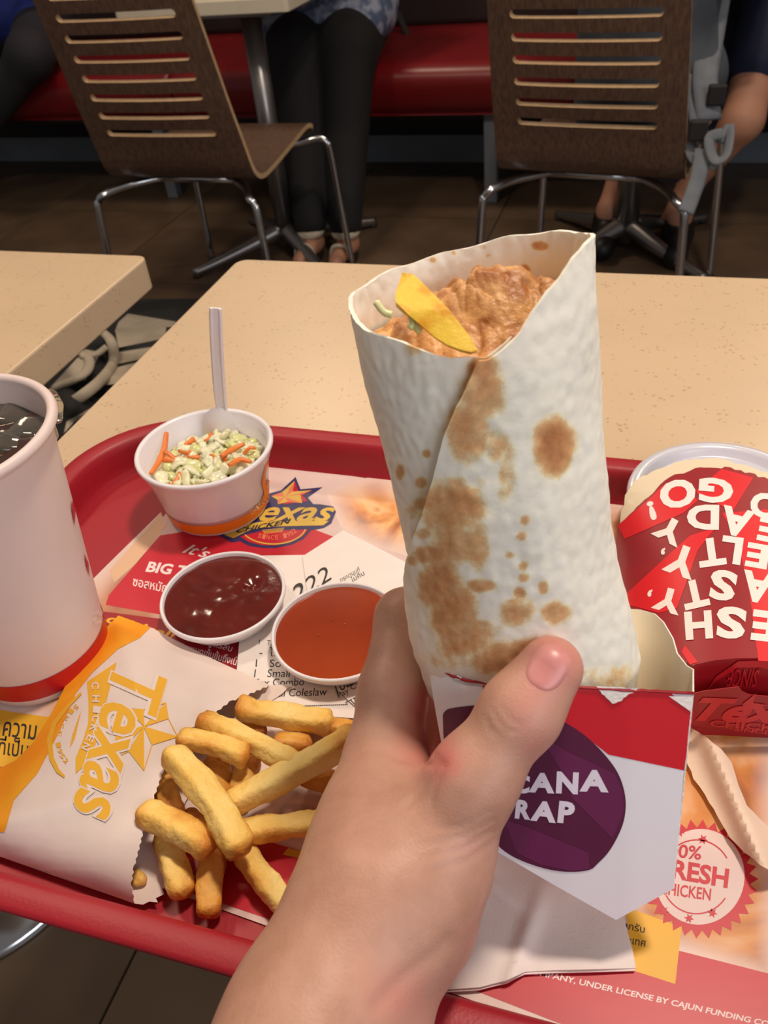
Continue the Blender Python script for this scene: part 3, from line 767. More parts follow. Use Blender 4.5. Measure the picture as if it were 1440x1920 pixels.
# ------------------------------------------------------------------ receipts
def paper(name, lab, poly, z, parent_prints, cat='receipt', m=M_pap, curl=None):
    t = thing(name, lab, cat, tuple(onz(poly[0][0], poly[0][1], z)))
    h = curl or (lambda x, y: 0)
    sheet('paper', lambda x, y: onz(x, y, z+h(x, y)), m, t, polys=[[poly]], step=20, smooth=True, solid=.00012)
    for m_, tris in parent_prints:
        sheet('printed_lettering', lambda x, y: onz(x, y, z+h(x, y)+.0001), m_, t, tris=tris, step=None)
    return t
RA = MZ+.0022
prA = [place('1   Thai Tea', (485, 1209), (545, 1213), (486, 1199), .0), place('-  ไม่ใส่', (486, 1230), (545, 1232), (487, 1212)), place('1   Soft Drink', (479, 1250), (600, 1252), (480, 1236), .002),
       place('1   Small Fries', (476, 1270), (590, 1269), (478, 1255), .002), place('Tex Combo', (474, 1287), (570, 1285), (475, 1273), .002), place('1   Small Coleslaw', (472, 1308), (612, 1304), (474, 1293), .002)]
prA.append(place('--------------------------', (560, 1325), (652, 1322), (560, 1323), .0))
paper('receipt', 'long till receipt listing soft drink, fries and coleslaw beside the fries', [(462, 1042), (600, 1040), (720, 1052), (712, 1350), (430, 1330), (444, 1255)], RA, [(M_ink, prA)])
prB = [place('222', (556, 1128), (622, 1086), (548, 1100), .0), place('กรุณามุมที่', (640, 1094), (676, 1073), (636, 1083)), place('ไม่คืน', (660, 1092), (684, 1078), (656, 1082)),
       place('ITEM', (612, 1285), (650, 1268), (609, 1272)), place('Total 129', (628, 1303), (700, 1262), (621, 1283), .004), place('Pay Cash', (637, 1312), (690, 1281), (631, 1300)), place('--------', (648, 1318), (700, 1292), (648, 1316)), place('VAT 7%', (662, 1326), (710, 1298), (657, 1313))]
paper('receipt', 'slanted till receipt with large queue number under the orange sauce dish', [(567, 1043), (644, 994), (768, 1058), (762, 1262), (672, 1330), (596, 1262)], RA+.0009, [(M_ink, prB)])

# ------------------------------------------------------------------ napkin
M_nap = mat('napkin_tissue', (240, 226, 220), rough=0.95, bump=0.35, bscale=900, bdist=0.0004, sss=.05)
def napH(x, y):
    d1 = abs((x-985)*.93-(y-1750)*.25*-1)
    return .0016+.0045*math.exp(-((x-985+(y-1760)*.35)/16)**2)*max(0, min(1, (y-1640)/100))*.6+.002*math.exp(-((y-1690-(x-960)*.8)/14)**2)*max(0, min(1, (1010-x)/80))+.0007*math.sin(x*.03)*math.sin(y*.025)
nap = thing('napkin', 'white folded paper napkin under the wrap sleeve', 'napkin', tuple(onz(980, 1700, MZ)))
npoly = [(640, 1560), (700, 1790), (790, 1862), (830, 1856), (900, 1851), (950, 1838), (985, 1822), (1040, 1819), (1120, 1817), (1192, 1815), (1186, 1780), (1170, 1722), (1135, 1500), (1000, 1430), (850, 1440)]
sheet('upper_ply', lambda x, y: onz(x, y, MZ+.0012+napH(x, y)), M_nap, nap, polys=[[npoly]], step=10, smooth=True, solid=.0005)
sheet('lower_ply', lambda x, y: onz(x, y, MZ+.0012+napH(x, y)*.45), M_nap, nap, polys=[[[(x-1, y+(5 if y > 1800 else 0)) for x, y in npoly]]], step=10, smooth=True, solid=.0005)

# ------------------------------------------------------------------ sauce dishes
def dish(lab, C, R, H, sauce, wave, seed):
    t = thing('sauce_dish', lab, 'sauce dish', (C[0], C[1], C[2]))
    r = R
    prof = [(0.001, .0), (r*.80, .0), (r*.84, .0015), (r*.92, H-.004), (r*.925, H-.003), (r*.99, H-.003), (r, H-.0022), (r*1.0, H-.0008), (r*.985, H), (r*.955, H), (r*.945, H-.0008), (r*.93, H-.003), (r*.86, .004), (r*.80, .002), (0.001, .002)]
    lathe('dish', prof, C, M_white, t, n=80)
    n, k = 96, 34; v = []; rr = r*.935
    for j in range(k):
        q = rr*(j+.001)/(k-1)
        for i in range(n):
            a = 2*math.pi*i/n; x, y = q*math.cos(a), q*math.sin(a)
            e = 1-(q/rr)**4
            z = H-.0022+.0012*(1-(q/rr)**2)*.5
            z += e*wave(x, y, seed)
            v.append((C[0]+x, C[1]+y, C[2]+z))
    part('sauce', v, grid_faces(n, k, True), sauce, t)
    return t
def w_k(x, y, s):
    p = Vector((x*55, y*55, s)); d = mnoise.noise(p)*.0012+mnoise.noise(p*2.6)*.0006
    return d-.0035*math.exp(-((x-.013)**2+(y-.012)**2)/.000022)+.0012*math.exp(-((x-.003)**2+(y-.009)**2)/.00003)
def w_b(x, y, s): return mnoise.noise(Vector((x*30, y*30, s)))*.0004
M_ket = mat('dark_ketchup', (98, 24, 12), rough=0.16, var=0.25, vscale=70, bump=0.25, bscale=140, bdist=.001, sss=.05, coat=.3)
M_bbq = mat('orange_chilli_sauce', (172, 68, 22), rough=0.12, rgb2=(136, 44, 14), vscale=14, lo=.3, hi=.75, sss=.12, coat=.4)
Ck = onz(418, 1115, .7665); Ck = (Ck[0], Ck[1], RA+.0018)
dish('white round dish of dark red ketchup left of the orange sauce', Ck, .0338, .0115, M_ket, w_k, 2.0)
Cb = onz(634, 1181, .7665)
b_ = dish('white round dish of smooth orange chilli sauce beside the hand', (Cb[0], Cb[1], RA+.0018), .0340, .0115, M_bbq, w_b, 5.0)
for x, y, r_ in ((646, 1170, 3.4), (596, 1191, 3.2), (622, 1163, 2.6)):
    p = onz(x, y, .7665); lathe('bubble', [(r_*.0003, 0), (r_*.00026, .0005), (r_*.00012, .0009), (.00001, .001)], (p[0], p[1], p[2]-.0008), M_bbq, b_, n=16)

# ------------------------------------------------------------------ coleslaw cup, slaw, spoon
cc = np.array((-.2475, .3685, MZ+.0006)); RR, H = .0416, .0460
cs = thing('coleslaw_cup', 'small white foam cup of coleslaw with an orange band', 'cup', tuple(cc))
def crad(z): return RR*(.755+.19*z/H)
prof = [(.001, 0), (crad(0)*.96, 0), (crad(0), .001), (crad(.006), .006), (crad(.036), .036), (crad(.0375)+.0012, .0372), (crad(H-.003)+.001, H-.003), (RR*1.0, H-.0026), (RR*1.005, H-.001), (RR*.99, H), (RR*.95, H), (RR*.925, H-.0012), (RR*.90, H-.006), (RR*.885, H-.0065), (RR*.80, .010), (.001, .009)]
lathe('cup_body', prof, cc, M_white, cs, n=96)
lathe('orange_band', [(crad(z)+.0003, z) for z in (.0028, .006, .0105)], cc, M_lab_or, cs, n=96)
def cupmap(ctr, rad, lift=.0005):
    """px -> point on a cup's outer wall (near side)"""
    def m(x, y):
        d = CW+CR*(x-720)/F-CU*(y-960)/F
        lo = None; best = None; pt0 = None
        for k in range(400):
            s = .12+.0014*k; p = O+d*s
            z = p[2]-ctr[2]; q = math.hypot(p[0]-ctr[0], p[1]-ctr[1])
            g = q-(rad(z)+lift)
            if best is None or g < best[0]: best = (g, p)
            if g < 0 and lo is not None:
                a, b = lo, s
                for _ in range(18):
                    mm = (a+b)/2; p = O+d*mm
                    if math.hypot(p[0]-ctr[0], p[1]-ctr[1])-(rad(p[2]-ctr[2])+lift) < 0: b = mm
                    else: a = mm
                return O+d*a
            lo = s
        p = best[1]; v = p[:2]-np.array(ctr[:2]); v = v/np.linalg.norm(v)*(rad(p[2]-ctr[2])+lift)
        return np.array((ctr[0]+v[0], ctr[1]+v[1], p[2]))
    return m
cm = cupmap(cc, crad, .0007)
t_ = []
for i, ch in enumerate('CHICKEN'):
    t_.append(char(ch, 472+i*5.6, 961-i*4.6, 4.8, 8, -42-i*2, .01))
sheet('printed_lettering', cm, mat('pale_orange_ink', (255, 214, 170), rough=.5, var=.02), cs, tris=t_, step=None)
sheet('printed_emblem', cm, M_lab_or, cs, tris=[stroke([(502, 862), (497, 885), (494, 905), (498, 925), (494, 940)], [5, 4, 7, 5, 9]), stroke([(504, 900), (500, 915), (503, 930)], 4)], step=6)
# slaw
M_cab = mat('cabbage', (236, 228, 172), rough=0.3, rgb2=(208, 214, 130), vscale=60, sss=.2, coat=.2)
M_cab2 = mat('pale_cabbage', (240, 234, 196), rough=0.3, var=0.1, vscale=80, sss=.2, coat=.2)
M_car = mat('carrot', (238, 132, 58), rough=0.35, var=0.15, vscale=60, sss=.1)
random.seed(11)
def slaw(name, n, m, Ls, W, zt, flat):
    V, Fs = [], []
    for k in range(n):
        a = random.uniform(0, 6.283); q = RR*.74*math.sqrt(random.random()); c = cc+V3(q*math.cos(a), q*math.sin(a), zt+random.uniform(-.004, .004)+.006*(1-(q/RR)**2))
        az = random.uniform(0, 6.283); dv = V3(math.cos(az), math.sin(az), random.uniform(-.35, .35)); l = random.uniform(*Ls); cv = random.uniform(-.5, .5)
        side = V3(-math.sin(az), math.cos(az), 0)
        P = [c+dv*l*s+side*l*cv*s*s+V3(0, 0, random.uniform(-.0022, .0022)) for s in (-.5, -.2, .2, .5)]
        P = [V3(p[0], p[1], p[2]) if math.hypot(p[0]-cc[0], p[1]-cc[1]) < RR*.77 else cc+V3(*( (p-cc)[:2]/np.linalg.norm((p-cc)[:2])*RR*.77), p[2]-cc[2]) for p in P]
        w = random.uniform(*W); v, f = tube_vf(catmull(P, 2), [w*random.uniform(.4, 1)]+[w*random.uniform(.75, 1.15) for _ in range(5)]+[w*random.uniform(.3, .9)], 8, flat, up=(random.uniform(-.5, .5), random.uniform(-.5, .5), 1))
        Fs += [tuple(i+len(V) for i in g) for g in f]; V += v
    o = part(name, V, Fs, m, cs); o['kind'] = 'stuff'; return o
slaw('shredded_cabbage', 170, M_cab, (.006, .014), (.0026, .0050), .026, .42)
slaw('pale_cabbage', 120, M_cab2, (.005, .013), (.0026, .0048), .029, .42)
slaw('carrot_shreds', 20, M_car, (.008, .013), (.0013, .0020), .031, .7)
v_, f_ = lathe_vf([(RR*.80, .024), (RR*.6, .0265), (.001, .029)], cc, 40); part('dressing', v_, f_, M_cab, cs)
for P in ([(312, 812), (308, 840), (298, 865), (283, 888)], [(415, 855), (435, 843), (458, 832)], [(430, 872), (450, 862), (470, 866)]):
    tube('carrot_shred', [onz(x, y, .7925-(.000 if i else -.003)) for i, (x, y) in enumerate(P)], [.0015, .0021, .0014], M_car, cs, n=8, flat=.8)
sp = thing('spoon', 'white plastic spoon standing upright in the coleslaw', 'spoon', tuple(onz(420, 800, .79)))
b0 = onz(412, 812, .785); d_b = proj(b0)[2]
top = pt(404, 578, d_b-.052)
hP = [top, pt(406, 640, d_b-.040), pt(411, 720, d_b-.022), pt(417, 775, d_b-.010)]
def ribbon(P, Wd, th):
    V, n = [], len(P)
    for i, p in enumerate(P):
        T = P[min(i+1, n-1)]-P[max(i-1, 0)]; T /= np.linalg.norm(T); sdv = CR-T*(CR@T); sdv /= np.linalg.norm(sdv); nn = np.cross(sdv, T)
        w = Wd[i]
        for a, b in ((-1, 0), (-.75, 1), (-.6, 1), (-.45, .25), (.45, .25), (.6, 1), (.75, 1), (1, 0), (.8, -1), (-.8, -1)):
            V.append(p+sdv*w*a+nn*th*b)
    f = grid_faces(10, n, True); f.append(tuple(range(10))[::-1]); f.append(tuple(range((n-1)*10, n*10)))
    return V, f
hP2 = catmull(hP, 5)
v, f = ribbon(hP2, list(np.interp(np.linspace(0, 1, len(hP2)), [0, .06, .75, 1], [.0036, .0040, .0040, .0034])), -.0014)
finish(part('handle', v, f, M_white, sp, smooth=True), auto=35)
V = []; n, k = 24, 10; bc_ = pt(412, 803, d_b-.004); dd = hP[-1]-hP[0]; dd /= np.linalg.norm(dd); sx = CR-dd*(CR@dd); sx /= np.linalg.norm(sx); nz = np.cross(sx, dd)
for j in range(k):
    q = (j+.01)/(k-1)
    for i in range(n):
        a = 2*math.pi*i/n; V.append(bc_+sx*.0105*q*math.cos(a)+dd*.0155*q*math.sin(a)-nz*(-.004)*(q*q-1))
o = part('bowl', V, grid_faces(n, k, True), M_white, sp); finish(o, solid=.0009, offset=0)

# ------------------------------------------------------------------ drink cup
dc = np.array((-.286, .232, MZ+.0006)); DH = .142
def drad(z): return .0335+(.0475-.0335)*z/DH
cup = thing('drink_cup', 'large white paper cup of iced cola with red base band', 'cup', tuple(dc))
prof = [(.001, .003), (drad(0)-.002, .003), (drad(0)-.0005, 0), (drad(0)+.0002, .0005), (drad(.004), .004), (drad(.07), .07), (drad(.134), .134)]
for k in range(10):
    a = math.radians(200-k*33); prof.append((drad(DH-.003)+.0012+.0024*math.cos(a+math.pi*0)*1.0, DH-.0026+.0026*math.sin(a)))
prof += [(drad(.134)-.0010, .134), (drad(.06)-.0010, .06), (drad(.02)-.001, .02)]
prof = prof[:7]+[(drad(.1375)+.0002, .1375)]+[(drad(DH)+.0014+.0024*math.cos(math.radians(t_)), DH-.0024+.0026*math.sin(math.radians(t_))) for t_ in range(-70, 200, 22)]+[(drad(.1375)-.0008, .1375)]+prof[-3:]
M_cup = mat('white_cup_board', (228, 208, 202), rough=0.45, var=0.03, vscale=20)
lathe('cup_body', prof, dc, M_cup, cup, n=128)
lathe('red_band', [(drad(z)+.0003, z) for z in (.0045, .010, .0175)], dc, M_lab_rd, cup, n=128)
dm = cupmap(dc, drad, .0006)
sheet('printed_lettering', dm, M_wink, cup, tris=[char('C', 181, 1163, 8, 14, -60, .01), char('R', 186, 1148, 8, 14, -66, .01)], step=None)
sheet('printed_flame', dm, M_lab_rd, cup, polys=[[[(136, 938), (142, 955), (140, 985), (134, 950)]], [[(158, 1038), (166, 1055), (168, 1080), (162, 1060)]]], step=8)
M_cola = mat('cola', (30, 14, 8), rough=0.04, rgb2=(66, 36, 20), vscale=30, lo=.4, hi=.8, coat=1.0, bump=.3, bscale=60, bdist=.002)
v = []; n, k = 72, 24; lz = .127; rl = drad(lz)-.0011
for j in range(k):
    q = rl*(j+.001)/(k-1)
    for i in range(n):
        a = 2*math.pi*i/n; x, y = q*math.cos(a), q*math.sin(a)
        v.append((dc[0]+x, dc[1]+y, dc[2]+lz+.0012*mnoise.noise(Vector((x*90, y*90, 1)))*(1-(q/rl)**6)))
part('cola', v, grid_faces(n, k, True), M_cola, cup)
M_ice = mat('ice', (225, 220, 205), rough=0.05, trans=0.92, spec=.5, var=0.02)
random.seed(5)
for px, py, wh in ((30, 775, 'in the middle of the cup'), (70, 745, 'nearest the far rim on the right'), (20, 825, 'nearest the near rim'), (52, 800, 'at the right rim, low'), (0, 760, 'at the picture edge')):
    p = onz(px, py, dc[2]+lz); s = .009
    v, f = box_vf(-s, s, -s, s, -s*.7, s*.7); R = Matrix.Rotation(random.uniform(0, 3), 3, 'Z') @ Matrix.Rotation(random.uniform(-.4, .4), 3, 'X')
    w_ = [np.array(R @ Vector(q))+p+V3(0, 0, -.0052) for q in v]
    ic = part('ice_cube', w_, f, M_ice, None, smooth=True)
    ic.location = tuple(p); ic.data.transform(Matrix.Translation(-Vector(p))); finish(ic, bevel=.003, seg=3)
    tag(ic, 'clear ice cube floating in the cola '+wh, 'ice cube', 'ice cubes in the cola')
# ------------------------------------------------------------------ fries bag
def zb(*p): return [(x/2.1176, y/2.1176+1120) for x, y in p]
serr = []
op = [(505, 1285), (470, 1300), (430, 1316), (392, 1345), (352, 1368), (325, 1408), (308, 1440), (290, 1490), (274, 1535), (262, 1585), (250, 1630), (246, 1660), (252, 1694)]
random.seed(21)
for (x1, y1), (x2, y2) in zip(op[:-1], op[1:]):
    L_ = math.hypot(x2-x1, y2-y1); k = max(1, int(L_/6)); nx, ny = (y2-y1)/L_, -(x2-x1)/L_
    for i in range(k):
        t = i/k; s = 1.6 if i % 2 else -1.2; serr.append((x1+(x2-x1)*t+nx*s, y1+(y2-y1)*t+ny*s))
serr.append(op[-1])
bag_out = [(222, 1154), (282, 1176), (400, 1236)]+serr+[(170, 1664), (80, 1632), (0, 1606), (-70, 1580), (-80, 1560), (-40, 1500), (0, 1440), (30, 1425), (62, 1392), (100, 1330), (146, 1240), (180, 1195)]
def bagz(x, y):
    d = max(0, insd(x, y, [(222, 1154), (282, 1176), (505, 1285), (392, 1345), (308, 1440), (262, 1585), (252, 1694), (0, 1606), (-80, 1560), (0, 1440), (146, 1240)]))
    # closed on three sides, gaping at the fries
    e = max(0, insd(x, y, [(222, 1154), (282, 1176), (560, 1310), (540, 1800), (252, 1694), (0, 1606), (-80, 1560), (0, 1440), (146, 1240)]))
    return MZ+.0035+.023*(1-math.exp(-e/62))+(.0005*math.sin(x*.03+y*.017)+.0009*mnoise.noise(Vector((x*.012, y*.012, 3))))*min(1, e/30)
M_bag = mat('fries_bag_paper', (236, 216, 206), rough=0.75, var=0.05, vscale=50, bump=0.25, bscale=120, bdist=.0008, sss=.05)
M_by = mat('bag_yellow_print', (246, 176, 36), rough=0.6, rgb2=(240, 146, 20), vscale=26)
M_bl = mat('bag_logo_yellow', (238, 178, 48), rough=0.6, var=.05)
fb = thing('fries_bag', 'white paper bag with yellow print spilling the fries', 'paper bag', tuple(onz(250, 1420, MZ)))
BZ = lambda k: (lambda x, y: onz(x, y, bagz(x, y)+(.00025+.00010*k if k else 0)))
sheet('front_sheet', BZ(0), M_bag, fb, polys=[[bag_out]], step=12, smooth=True, solid=.00015)
back = [(230, 1160), (400, 1240), (505, 1285), (546, 1282), (530, 1300), (440, 1360), (360, 1480), (318, 1560), (300, 1600), (318, 1658), (304, 1666), (308, 1676), (292, 1684), (296, 1692), (280, 1690), (268, 1696), (252, 1694), (0, 1606), (-70, 1570), (60, 1400)]
sheet('back_sheet', lambda x, y: onz(x, y, MZ+.0028+.001*math.sin(x*.05)*math.sin(y*.06)), M_bag, fb, polys=[[back]], step=14, smooth=True, solid=.00015)
sheet('yellow_edge', BZ(1), M_by, fb, polys=[[[(222, 1154), (282, 1176), (262, 1196), (222, 1216), (172, 1262), (142, 1300), (112, 1370), (70, 1450), (26, 1500), (8, 1560), (-2, 1560), (-70, 1574), (-80, 1560), (-40, 1500), (0, 1440), (30, 1425), (62, 1392), (100, 1330), (146, 1240), (180, 1195)]]], step=12, smooth=True)
tl = [place('Texas', zb((450, 264))[0], zb((278, 850))[0], zb((666, 320))[0], .015, .2)]
tl.append(stroke(zb(*[(322, 380), (270, 430), (215, 500), (196, 570), (205, 640), (230, 690), (256, 712)]), [4, 7, 9, 10, 9, 7, 4]))
sheet('lettering_outline', BZ(4), M_bag, fb, tris=[place('Texas', zb((446, 258))[0], zb((273, 856))[0], zb((671, 314))[0], .05, .2)], step=12)
sheet('printed_lettering', BZ(5), M_bl, fb, tris=tl, step=12)
sheet('printed_banner', BZ(1), M_bl, fb, polys=[[zb((345, 336), (463, 257), (425, 400), (395, 540), (352, 650), (300, 700), (300, 640), (332, 560), (350, 500), (352, 420))]], step=16)
arc = []
for i, ch in enumerate('CHICKEN'):
    x, y = [(378, 350), (381, 402), (384, 445), (380, 482), (371, 520), (358, 560), (340, 592)][i]
    arc.append(char(ch, *zb((x, y))[0], 13, 14, 88+i*4.5, .02))
sheet('printed_lettering', BZ(6), M_bag, fb, tris=arc, step=12)
arc = []
for i, ch in enumerate('SINCE 1952'):
    if ch == ' ': continue
    x, y = [(302, 436), (282, 452), (262, 478), (245, 508), (236, 540), (0, 0), (232, 586), (238, 610), (248, 630), (262, 648)][i]
    arc.append(char(ch, *zb((x, y))[0], 9, 9, 135-i*10, .01))
for i in range(7): arc.append(stroke(zb((320-i*5, 455+i*14), (296-i*3, 560+i*6)), 1.1))
sheet('printed_lettering', BZ(2), M_bl, fb, tris=arc, step=None)
sc2 = zb((572, 512))[0]; ts = zb((706, 552), (572, 686), (452, 640), (500, 440), (658, 418)); ii = zb((604, 584), (512, 610), (462, 540), (570, 446), (668, 480))
tt = []
for i in range(5):
    a, b, c = map(np.array, (ts[i], ii[i], ii[i-1])); s0 = np.array(sc2)
    tt.append((np.array([s0, a, b]), [(0, 1, 2)])); tt.append(stroke([tuple(a), tuple(c), tuple(s0)], 1.8)); tt.append(stroke([tuple(a), tuple(b)], 1.8))
sheet('printed_star', BZ(2), M_bl, fb, tris=tt, step=12)

# ------------------------------------------------------------------ fries
M_fry = [attr_mat('fried_potato', [(0.0, (250, 220, 140)), (.40, (242, 196, 100)), (.7, (212, 140, 52)), (1.0, (176, 100, 36))], 'brown', 90, .75, rough=.5, bump=.8, bscale=480, bdist=.0009, sss=.12),
         attr_mat('fried_potato_deep', [(0.0, (236, 186, 96)), (.35, (222, 158, 68)), (.7, (196, 118, 42)), (1.0, (160, 86, 30))], 'brown', 90, .75, rough=.5, bump=.8, bscale=480, bdist=.0009, sss=.1)]
def fry(lab, a, b, w, za, zb_, m=0, bend=0.0, tw=0.0, taper=(1, 1)):
    A, B = onz(a[0], a[1], MZ+za), onz(b[0], b[1], MZ+zb_)
    dep = proj((A+B)/2)[2]; r = w/2*dep/F
    T = B-A; Lg = np.linalg.norm(T); T /= Lg; S = np.cross(T, (0, 0, 1)); S /= np.linalg.norm(S); U = np.cross(S, T)
    ns = 34; nk = 28; V = []; BR = []; seed = random.uniform(0, 99)
    c0, s0 = math.cos(tw), math.sin(tw); S2 = S*c0+U*s0; U2 = -S*s0+U*c0
    for j in range(ns+1):
        s = j/ns; e = min(s*Lg, (1-s)*Lg); cap = math.sqrt(max(0.0, 1-(1-min(1, e/(r*.75)))**2.6)); cap = max(cap, .02)
        tp = taper[0]+(taper[1]-taper[0])*s
        ctr = A+T*Lg*s+S*bend*math.sin(math.pi*s)
        for i in range(nk):
            t = 2*math.pi*i/nk; ct, st_ = math.cos(t), math.sin(t)
            q = (abs(ct)**4.2+abs(st_)**4.2)**(-1/4.2)
            p = ctr+(S2*ct*q+U2*st_*q*.86)*r*.93*cap*tp
            n_ = mnoise.noise(Vector(p*75)+Vector((seed, 0, 0)))*.0013+mnoise.noise(Vector(p*260))*.0006+mnoise.noise(Vector(p*600))*.0003
            V.append(p+(S2*ct+U2*st_)*n_*min(1, cap*1.5)); BR.append(.12+.55*math.exp(-e/.006)+.5*max(0, q-1.12)*2.2+.35*mnoise.noise(Vector(p*50)+Vector((0, seed, 0)))+.25*max(0, math.sin(seed*3+s*5)*math.cos(t+seed)))
    f = grid_faces(nk, ns+1, True); f.append(tuple(range(nk))[::-1]); f.append(tuple(range(ns*nk, (ns+1)*nk)))
    o = mesh_obj('french_fry', np.array(V)-A, f, M_fry[m]); o.location = tuple(A); set_attr(o, 'brown', np.clip(BR, 0, 1))
    return tag(o, lab, 'french fry', 'french fries spilling from the bag')
random.seed(4)
FR = [
 ('blunt french fry at the top of the heap, pointing right under the receipt', (440, 1326), (626, 1354), 46, .020, .010, 0, .001, .1),
 ('thin french fry behind the topmost fry, partly under the hand', (560, 1352), (672, 1372), 38, .006, .006, 1, 0, .3),
 ('long french fry leaving the upper bag mouth towards the hand', (372, 1346), (568, 1442), 46, .026, .020, 0, -.001, .5),
 ('short thick french fry at the middle of the bag mouth', (330, 1384), (468, 1420), 47, .030, .024, 0, -.0015, .2),
 ('thick pointed french fry lying steeply across the heap', (318, 1408), (456, 1602), 60, .034, .030, 0, -.002, .5, (1, .92)),
 ('longest french fry slanting up right to the hand', (424, 1512), (676, 1374), 56, .020, .024, 0, .001, .3),
 ('straight french fry pointing right below the longest fry', (440, 1564), (628, 1538), 50, .014, .013, 0, 0, .1),
 ('stubby french fry crossing low from the bag mouth', (262, 1520), (400, 1592), 56, .026, .024, 0, -.001, .35),
 ('french fry hanging down beside the torn paper flap', (306, 1560), (346, 1684), 52, .012, .008, 0, 0, .4),
 ('darkest short french fry at the bottom of the heap', (402, 1590), (392, 1722), 52, .008, .0065, 1, .0008, .2),
 ('french fry slanting down right to the tray front', (448, 1588), (560, 1722), 48, .010, .0065, 0, .001, .4),
 ('shaded french fry deep in the bag mouth', (302, 1440), (326, 1545), 46, .014, .014, 1, 0, .2),
 ('hidden french fry under the thick pointed fry', (400, 1420), (424, 1500), 46, .010, .010, 1, 0, .6),
 ('small french fry end between the long fries', (474, 1418), (444, 1500), 44, .010, .010, 0, 0, .2),
 ('small rough french fry piece behind the long fries', (512, 1388), (586, 1398), 42, .010, .008, 1, 0, .3),
 ('french fry lying under the longest fry beside the hand', (560, 1446), (668, 1488), 46, .008, .008, 1, 0, .3),
 ('upright french fry stub below the topmost fry', (462, 1322), (486, 1384), 44, .010, .010, 1, 0, .1),
 ('french fry peeking out below the stubby crossing fry', (342, 1528), (442, 1600), 44, .010, .010, 1, 0, .2)]
for r_ in FR: fry(*r_)
crumb = sd('crumb', [(onz(255, 1640, MZ+.005), onz(266, 1650, MZ+.005), .0022, .002), (onz(255, 1655, MZ+.005), onz(262, 1647, MZ+.005), .0015, .002)], .002, .0007, M_fry[1], None)
tag(crumb, 'small fried crumb on the back sheet of the paper bag', 'crumb')

# ------------------------------------------------------------------ red carton with upside-down lettering, plastic lid, torn strip
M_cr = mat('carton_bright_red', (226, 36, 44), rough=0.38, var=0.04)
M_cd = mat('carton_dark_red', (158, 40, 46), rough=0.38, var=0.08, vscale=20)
M_cream = mat('carton_inner_cream', (232, 214, 184), rough=0.7, var=0.05)
M_cdd = mat('carton_end_red', (166, 22, 34), rough=0.4, var=0.08)
def zc(*p): return [(x/3.3118+1100, y/3.3103+820) for x, y in p]
def carH(x, y):
    u = (x-1440)/292.0
    a = math.sqrt(max(0.0, 1-min(1.0, abs(u))**2.2))
    return MZ+.004+.044*a*(0.82+.18*max(0, min(1, (y-860)/300)))+.026*(1-a*.75)*max(0, min(1, (1060-y)/140))
carton = thing('carton', 'torn red paper carton with upside-down white lettering at right edge', 'carton', tuple(onz(1400, 1150, MZ)))
CZ = lambda k: (lambda x, y: onz(x, y, carH(x, y)+.00016*k))
random.seed(8)
def rag(P, amp=3, st=9):
    o_ = []
    for (x1, y1), (x2, y2) in zip(P[:-1], P[1:]):
        k = max(1, int(math.hypot(x2-x1, y2-y1)/st))
        for i in range(k):
            t = i/k; o_.append((x1+(x2-x1)*t+random.uniform(-amp, amp)*(i > 0), y1+(y2-y1)*t+random.uniform(-amp, amp)*(i > 0)))
    return o_+[P[-1]]
toptear = rag([(1163, 978), (1172, 928), (1196, 898), (1232, 880), (1285, 862), (1340, 858), (1400, 872), (1470, 900), (1540, 945), (1590, 1000)], 2)
redtear = rag([(1158, 985), (1180, 965), (1216, 932), (1255, 895), (1312, 876), (1370, 876), (1440, 898), (1530, 950), (1585, 1006)], 2.5)
endc = [(1608, 1249), (1560, 1243), (1500, 1238), (1430, 1234), (1385, 1234), (1340, 1238), (1300, 1247), (1285, 1240)]
left = [(1205, 1190), (1152, 1130), (1152, 1070), (1155, 1020)]
sheet('top_panel', CZ(0), M_cream, carton, polys=[[toptear+[(1612, 1000)]+endc+left]], step=14, smooth=True, solid=.0004)
sheet('red_print', CZ(1), M_cd, carton, polys=[[redtear+[(1612, 1000)]+endc+left]], step=14, smooth=True)
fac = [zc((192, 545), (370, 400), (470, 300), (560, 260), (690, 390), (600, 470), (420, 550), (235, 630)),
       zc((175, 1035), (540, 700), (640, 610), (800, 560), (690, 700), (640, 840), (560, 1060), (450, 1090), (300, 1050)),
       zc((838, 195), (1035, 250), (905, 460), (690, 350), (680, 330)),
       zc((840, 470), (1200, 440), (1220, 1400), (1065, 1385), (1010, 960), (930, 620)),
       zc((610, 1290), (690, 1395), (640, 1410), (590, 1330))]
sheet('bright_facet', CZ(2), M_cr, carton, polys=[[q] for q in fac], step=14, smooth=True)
M_cw = mat('carton_white_print', (248, 232, 226), rough=0.45, var=0.02)
def cch(ch, x, y, w, h, a, b=.045): return char(ch, *zc((x, y))[0], w/3.31, h/3.31, a, b)
